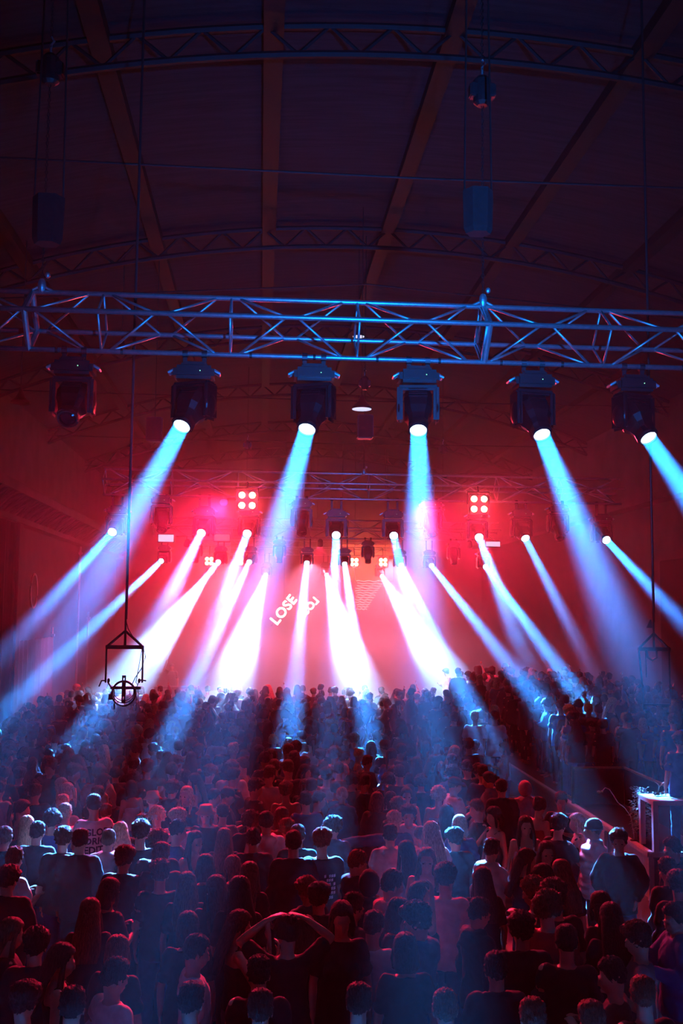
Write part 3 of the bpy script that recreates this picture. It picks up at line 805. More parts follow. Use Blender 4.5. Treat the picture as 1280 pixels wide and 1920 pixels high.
# ---------------------------------------------------------------- hanging rig frames
def rig_frame(px, ptop, pbar, pbot, w_, Y, label, coil):
    c = at(px, ptop, Y); k = Y / F
    t = thing('hanging_rig', label, 'rig', c, 0, 'hanging metal frames')
    hw = w_ * k / 2; zb = -(pbar - ptop) * k; zz = -(pbot - ptop) * k
    r_ = .013
    obj('spreader', BM(lambda b: tube(b, [(-hw, 0, zb), (0, 0, 0)], r_, 8), lambda b: tube(b, [(hw, 0, zb), (0, 0, 0)], r_, 8), lambda b: tube(b, [(0, 0, 0), (0, 0, zb)], r_, 8),
                       lambda b: box(b, (-hw - .01, -.018, zb - .022), (hw + .01, .018, zb + .018), .004)), M_BLACK, t)
    if coil:
        for s in (-1, 1): obj('side_bar', BM(lambda b: box(b, (s * hw - .009, -.009, zz), (s * hw + .009, .009, zb), .002)), M_BLACK, t)
        for s in (-1, 1):
            obj('clamp_hook', BM(lambda b: tube(b, [(s * hw, 0, zz + .02), (s * (hw + .04), 0, zz + .02), (s * (hw + .065), 0, zz - .04)] if s < 0 else [(s * hw - .04, 0, zz + .03), (s * (hw + .04), 0, zz + .02)], .008, 6), lambda b: ell(b, (s * (hw - .03), 0, zz + .02), (.014, .014, .024))), M_BLACK, t)
        zc = zz - .05
        obj('cross_bar', BM(lambda b: box(b, (-hw + .05, -.015, zc - .016), (hw - .01, .015, zc + .012), .003), lambda b: tube(b, [(-hw + .02, 0, zc + .06), (-hw + .06, 0, zc)], .008, 6)), M_BLACK, t)
        def plate(b):
            box(b, (-.018, -.022, zc - .15), (-.004, -.004, zc + .12), .002); box(b, (.008, -.022, zc - .15), (.022, -.004, zc + .12), .002)
            box(b, (-.018, -.022, zc + .10), (.022, -.004, zc + .125), .002); box(b, (-.018, -.022, zc - .09), (.022, -.004, zc + .075), .002); box(b, (-.018, -.022, zc - .155), (.022, -.004, zc - .12), .002)
        obj('pole_plate', BM(plate), M_BLACK, t)
        def coil_(b):
            tube(b, [(.005 + .118 * math.cos(a), -.03, zc - .055 + .125 * math.sin(a)) for a in [2 * PI * q / 36 for q in range(37)]], .009, 6, False)
            tube(b, [(.005 + .108 * math.cos(a), -.045, zc - .045 + .105 * math.sin(a)) for a in [PI * .1 + 2 * PI * q / 30 for q in range(31)]], .005, 6, False)
            tube(b, [(.005 + .100 * math.cos(a), -.02, zc - .03 + .10 * math.sin(a)) for a in [2 * PI * q / 30 for q in range(31)]], .004, 6, False)
        obj('cable_coil', BM(coil_), M_CABLE, t)
        obj('cable_plug', BM(lambda b: box(b, (-.145, -.05, zc - .12), (-.105, -.02, zc - .06), .004), lambda b: tube(b, [(-.12, -.035, zc - .06), (-.10, -.03, zc - .0)], .007, 6), lambda b: tube(b, [(-.09, -.03, zc), (-.085, -.03, zc - .16)], .005, 6), lambda b: tube(b, [(-.085, -.03, zc - .16), (-.085, -.03, zc - .215)], .009, 6)), M_CABLE, t)
        obj('loose_cable', BM(lambda b: tube(b, [(0, 0, .12), (.03, -.01, .02), (.10, -.02, -.09), (hw, -.02, zb + .01), (hw + .03, -.02, zb - .1), (hw - .01, -.02, zb - .22), (hw - .07, -.02, zz + .05), (hw - .1, -.02, zz - .02)], .005, 6),
                                lambda b: tube(b, [(hw - .01, .02, zb), (hw - .04, .02, zb - .2), (hw - .065, .02, zb - .36), (hw - .05, .02, zz - .02), (hw - .03, .02, zz - .12), (hw - .045, .02, zz - .18), (hw - .075, .02, zz - .1), (hw - .04, .02, zz)], .004, 6)), M_CABLE, t)
    else:
        obj('outer_frame', BM(lambda b: tube(b, [(-hw, 0, zb), (-hw + .035, 0, zz * .75)], .010, 6), lambda b: tube(b, [(hw, 0, zb), (hw - .0, 0, zz * .75)], .010, 6),
                              lambda b: tube(b, [(-hw + .04, 0, zz * .72), (-hw + .04, 0, zz), (hw - .0, 0, zz), (hw - .0, 0, zz * .72)], .012, 6)), M_BLACK, t)
        for s in (-1, 1): obj('clamp_hook', BM(lambda b: tube(b, [(s * hw, 0, zz * .745), (s * (hw + .035), 0, zz * .75), (s * (hw + .05), 0, zz * (.82 if s < 0 else .70))], .008, 6), lambda b: ell(b, (s * hw, 0, zz * .74), (.02, .015, .025))), M_BLACK, t)
        obj('hanging_strap', BM(lambda b: tube(b, [(-.09, -.02, zb - .01), (-.08, -.02, zb - .09), (-.03, -.02, zb - .12), (.02, -.02, zb - .09), (.02, -.02, zb)], .012, 6), lambda b: tube(b, [(-.10, -.02, zb - .02), (-.095, -.02, zb - .3)], .006, 6)), M_CABLE, t)
        obj('weight', BM(lambda b: stack(b, [(-.045, 0, .06, .035, .02), (-.03, 0, .15, .008, .008)], 8)), M_BLACK, t)
    zt = roofz(c.x, .0) - c.z
    obj('suspension_cable', BM(lambda b: tube(b, [(0, 0, 0), (0, 0, zt)], .011, 8), lambda b: tube(b, [(.012, 0, .12), (.012, 0, 1.4), (.02, 0, 1.45), (.012, 0, 1.5), (.012, 0, zt)], .006, 5)), M_CABLE, t)
rig_frame(235, 1183, 1212, 1277, 66, 10.6, 'hanging metal frame with a coiled cable, at the left in front of the beams', True)
rig_frame(1225, 1188, 1217, 1322, 60, 10.6, 'empty rectangular hanging metal frame at the right above the platform crowd', False)

# ---------------------------------------------------------------- stage at the back
t = thing('stage', 'low stage deck at the back of the hall, lost in bright haze', 'stage', (2, 43, 0))
obj('deck', BM(lambda b: box(b, (-7, -5.5, .32), (6.5, 6, .4), .01)), M_BLACK, t)
obj('skirt', BM(lambda b: box(b, (-6.95, -5.4, .01), (6.45, -5.3, .32))), M_CLOTHB, t)
p = at(330, 1283, 39.5)
t = thing('performer_table', 'small dark table in front of the performer on the stage', 'table', (p.x, 39.5, .4))
obj('tabletop', BM(lambda b: box(b, (-.8, -.35, .85), (.8, .35, .9), .01)), M_BLACK, t)
for sx in (-1, 1):
    for sy in (-1, 1): obj('leg', BM(lambda b: box(b, (sx * .75 - .03, sy * .3 - .03, 0), (sx * .75 + .03, sy * .3 + .03, .85))), M_BLACK, t)
c0 = at(630, 1088, 46); c1 = at(737, 1022, 46)
t = thing('led_screen', 'orange glowing rectangular screen high behind the stage', 'screen', ((c0.x + c1.x) / 2, 46, (c0.z + c1.z) / 2))
wd = (c1.x - c0.x) / 2; hh = (c1.z - c0.z) / 2
obj('cabinet', BM(lambda b: box(b, (-wd - .05, .03, -hh - .05), (wd + .05, .2, hh + .05))), M_BLACK, t)
obj('display', BM(lambda b: box(b, (-wd, 0, -hh), (wd, .035, hh))), M_SCREEN, t)
for s in (-1, 1): obj('suspension_cable', BM(lambda b: tube(b, [(s * wd * .8, .1, hh), (s * wd * .8, .1, roofz(t.location.x + s * wd * .8, 0) - t.location.z)], .02, 5)), M_CABLE, t)
c0 = at(664, 1148, 45.5); c1 = at(722, 1090, 45.5)
t = thing('wavy_line_screen', 'screen of thin pale wavy lines below the orange screen', 'screen', ((c0.x + c1.x) / 2, 45.5, (c0.z + c1.z) / 2))
wd = (c1.x - c0.x) / 2; hh = (c1.z - c0.z) / 2
obj('frame', BM(lambda b: tube(b, [(-wd, .05, -hh), (-wd, .05, roofz(t.location.x, 0) - t.location.z)], .02, 5), lambda b: tube(b, [(wd, .05, -hh), (wd, .05, roofz(t.location.x, 0) - t.location.z)], .02, 5)), M_BLACK, t)
def waves(b):
    for i in range(13):
        z = hh - i * .105; a = -wd * .9 + .05 * math.sin(i * 1.3); e = wd * (.9 - .09 * i)
        if e > a + .1: tube(b, [(a + (e - a) * q / 10, .0, z + .025 * math.sin(q * 1.7 + i)) for q in range(11)], .011, 4)
obj('lines', BM(waves), emat('wavy_lines', (1, .6, .55), 3), t)
def letters(word, px, py, size, rot, mir, label):
    p = at(px, py, 45.0)
    cu = bpy.data.curves.new('letters', 'FONT'); cu.body = word; cu.size = size; cu.extrude = .02; cu.offset = size * .02
    cu.align_x = 'CENTER'; cu.align_y = 'CENTER'; cu.resolution_u = 3; cu.space_character = 1.05
    o = bpy.data.objects.new('tmp', cu); COL.objects.link(o)
    dg = bpy.context.evaluated_depsgraph_get(); dg.update()
    me = bpy.data.meshes.new_from_object(o.evaluated_get(dg)); bpy.data.objects.remove(o)
    M = Matrix.Rotation(PI / 2, 4, 'X') @ Matrix.Rotation(rot, 4, 'Z') @ Matrix.Diagonal((mir, 1, 1, 1))
    me.transform(M)
    t = thing('led_lettering', label, 'sign', p, 0, 'glowing letters over the stage')
    link('lettering', me, M_LETTER, t)
    L_ = size * len(word) * .36; ca, sa = math.cos(rot), math.sin(rot)
    obj('mounting_rail', BM(lambda b: tube(b, [(-L_ * ca, .06, -L_ * sa), (L_ * ca, .06, L_ * sa)], .03, 6), lambda b: tube(b, [(0, .06, 0), (0, .06, roofz(p.x, .0) - p.z)], .012, 5)), M_CABLE, t)
letters('LOSE', 532, 1144, .62, R(52), 1, 'glowing white word LOSE tilted upwards behind the stage')
letters('LOSE', 579, 1140, .46, R(48), -1, 'smaller glowing mirrored word tilted upwards, right of the word LOSE')

# ---------------------------------------------------------------- platform at the right
t = thing('platform', 'raised platform with a lit metal edge at the right of the crowd', 'platform', (5.9, 15.2, 0))
obj('deck', BM(lambda b: box(b, (0, 0, .62), (5.0, 18.5, .7), .005)), M_BLACK, t)
obj('side_skirt', BM(lambda b: box(b, (.03, .02, .0), (.06, 18.4, .62))), M_PALE, t, 'pale side panel catching blue light')
obj('front_skirt', BM(lambda b: box(b, (.06, .03, .0), (5.0, .06, .62))), M_CLOTHB, t)
obj('edge_trim', BM(lambda b: box(b, (-.05, -.01, .63), (.05, 18.4, .72), .012), lambda b: box(b, (-.03, -.03, .64), (5.0, .02, .715), .01)), M_PALE, t, 'pale metal edge strip')
obj('corner_post', BM(lambda b: box(b, (-.04, -.03, .0), (.03, .04, .66), .008)), M_PALE, t)
obj('edge_post', BM(lambda b: box(b, (-.06, 1.9, .0), (.0, 2.1, .62), .008)), M_PALE, t)
t = thing('platform_step', 'lower step beside the platform with people in white shirts on it', 'step', (4.6, 21.2, 0))
obj('tread', BM(lambda b: box(b, (-1.0, 0, .36), (1.18, 6.5, .44), .005)), M_BLACK, t)
obj('riser', BM(lambda b: box(b, (-.98, .02, 0), (1.15, .05, .36)), lambda b: box(b, (-.98, .02, 0), (-.95, 6.4, .36))), M_CLOTHB, t)
obj('edge_trim', BM(lambda b: box(b, (-1.02, -.02, .38), (1.2, .02, .45), .005)), M_ALU, t)
t = thing('balustrade', 'dark panelled balustrade on the platform, a faint greenish highlight coloured into its top edge', 'railing', (6.9, 19.0, .7))
obj('panel', BM(lambda b: box(b, (-1.0, -.02, 0), (0, .02, .66)), lambda b: box(b, (-.02, -3.0, 0), (.02, 0, .66))), pmat('dark_glass_panel', (.01, .012, .016), .15, spec=.6), t)
obj('top_rail', BM(lambda b: box(b, (-1.0, -.03, .655), (.03, .03, .69), .005), lambda b: box(b, (-.03, -3.0, .655), (.03, 0, .69), .005)), pmat('rail_highlight', (.12, .2, .1), .4), t)  # greenish light along the top rail is put into its colour
for xx, yy in ((-1, 0), (0, 0), (0, -3)): obj('post', BM(lambda b: box(b, (xx - .025, yy - .025, 0), (xx + .025, yy + .025, .7), .004)), M_BLACK, t)
# table with plant and flowers
t = thing('side_table', 'square legged pale table lit pink on the platform at the right edge', 'table', (6.4, 15.5, .72))
obj('tabletop', BM(lambda b: box(b, (-.46, -.33, .68), (.6, .27, .75), .006)), M_TABLE, t)
for sx, sy in ((-.42, -.29), (-.42, .23), (.56, -.29), (.56, .23)): obj('leg', BM(lambda b: box(b, (sx - .04, sy - .04, 0), (sx + .04, sy + .04, .68), .004)), M_TABLE, t)
def leaf(b, p, d, l, w_):
    d = d.normalized(); x, y = basis(d)
    vs = [b.verts.new(p), b.verts.new(p + d * l * .5 + x * w_ + y * .004), b.verts.new(p + d * l - y * l * .25), b.verts.new(p + d * l * .5 - x * w_ + y * .004), b.verts.new(p + d * l * .5 - y * .008)]
    b.faces.new((vs[0], vs[1], vs[4])); b.faces.new((vs[1], vs[2], vs[4])); b.faces.new((vs[2], vs[3], vs[4])); b.faces.new((vs[3], vs[0], vs[4]))
rp = random.Random(3)
pb = atz(1203, 1574, .72)
t = thing('potted_plant', 'tall leafy potted plant with dried flowers on top, on the platform corner', 'plant', (pb.x, pb.y, .72))
obj('pot', BM(lambda b: lathe(b, [(.07, 0), (.10, .12), (.11, .14), (.095, .14), (.09, .12)], 20)), M_BLACK, t)
obj('stem', BM(*[(lambda b, k=k: tube(b, [(0, 0, .12), (.03 * math.cos(k), .03 * math.sin(k), .4), (.07 * math.cos(k), .07 * math.sin(k), .72)], .006, 5)) for k in range(0, 6)]), M_LEAF, t)
def fol(b):
    for i in range(260):
        z = rp.uniform(.05, .60); a = rp.uniform(0, 2 * PI); r_ = rp.uniform(.03, .13) * (1.1 - .4 * abs(z - .35))
        leaf(b, V((r_ * math.cos(a) - .05 * z, r_ * math.sin(a), z)), V((math.cos(a), math.sin(a), rp.uniform(-.6, .6))), rp.uniform(.05, .09), rp.uniform(.012, .022))
obj('foliage', BM(fol), M_LEAF, t)
def dry(b):
    for i in range(170):
        a = rp.uniform(0, 2 * PI); r_ = rp.uniform(0, .12); z = rp.uniform(.58, .80)
        leaf(b, V((r_ * math.cos(a) - .02, r_ * math.sin(a), z)), V((math.cos(a), math.sin(a), rp.uniform(-.2, 1.2))), rp.uniform(.03, .06), rp.uniform(.01, .018))
obj('dried_flowers', BM(dry), M_DRY, t, 'reddish brown dried flower heads')
q = [at(x, y, 15.95) for x, y in ((1122, 1485), (1128, 1484), (1134, 1477), (1142, 1480), (1150, 1492), (1158, 1505), (1170, 1514), (1182, 1530), (1188, 1565))]
base = q[-1].copy(); base.z = .72
t = thing('gooseneck_lamp', 'thin curved gooseneck lamp leaning left behind the potted plant', 'lamp', base)
obj('neck', BM(lambda b: tube(b, [p - base for p in q[1:]] + [V((0, 0, 0))], .006, 6)), M_ALU, t)
obj('lamp_head', BM(lambda b: ell(b, q[0] - base, (.03, .02, .02)), lambda b: ell(b, q[1] - base, (.02, .015, .015))), pmat('brass', (.5, .45, .2), .4, .6), t)
obj('foot', BM(lambda b: lathe(b, [(.06, 0), (.06, .01), (.02, .02)], 16)), M_BLACK, t)
p = at(1232, 1489, 15.5); p.z = 1.47
t = thing('flower', 'pale two-petalled lily standing in red blooms on the pale table', 'flower', (p.x + .06, 15.6, 1.47))
obj('stem', BM(lambda b: tube(b, [(-.04, 0, 0), (.0, 0, .09), (.02, 0, .16)], .004, 5)), M_LEAF, t)
obj('petal', BM(lambda b: leaf(b, V((.02, 0, .13)), V((-.6, .1, 1)), .12, .022)), M_PETAL, t)
obj('petal', BM(lambda b: leaf(b, V((.02, 0, .13)), V((.9, .1, 1.1)), .16, .022)), M_PETAL, t)
obj('blooms', BM(lambda b: [leaf(b, V((rp.uniform(-.1, .08), rp.uniform(-.05, .05), rp.uniform(.0, .03))), V((rp.uniform(-1, 1), rp.uniform(-1, 1), .8)), .045, .016) for i in range(60)]), M_DRY, t, 'dark red blooms')
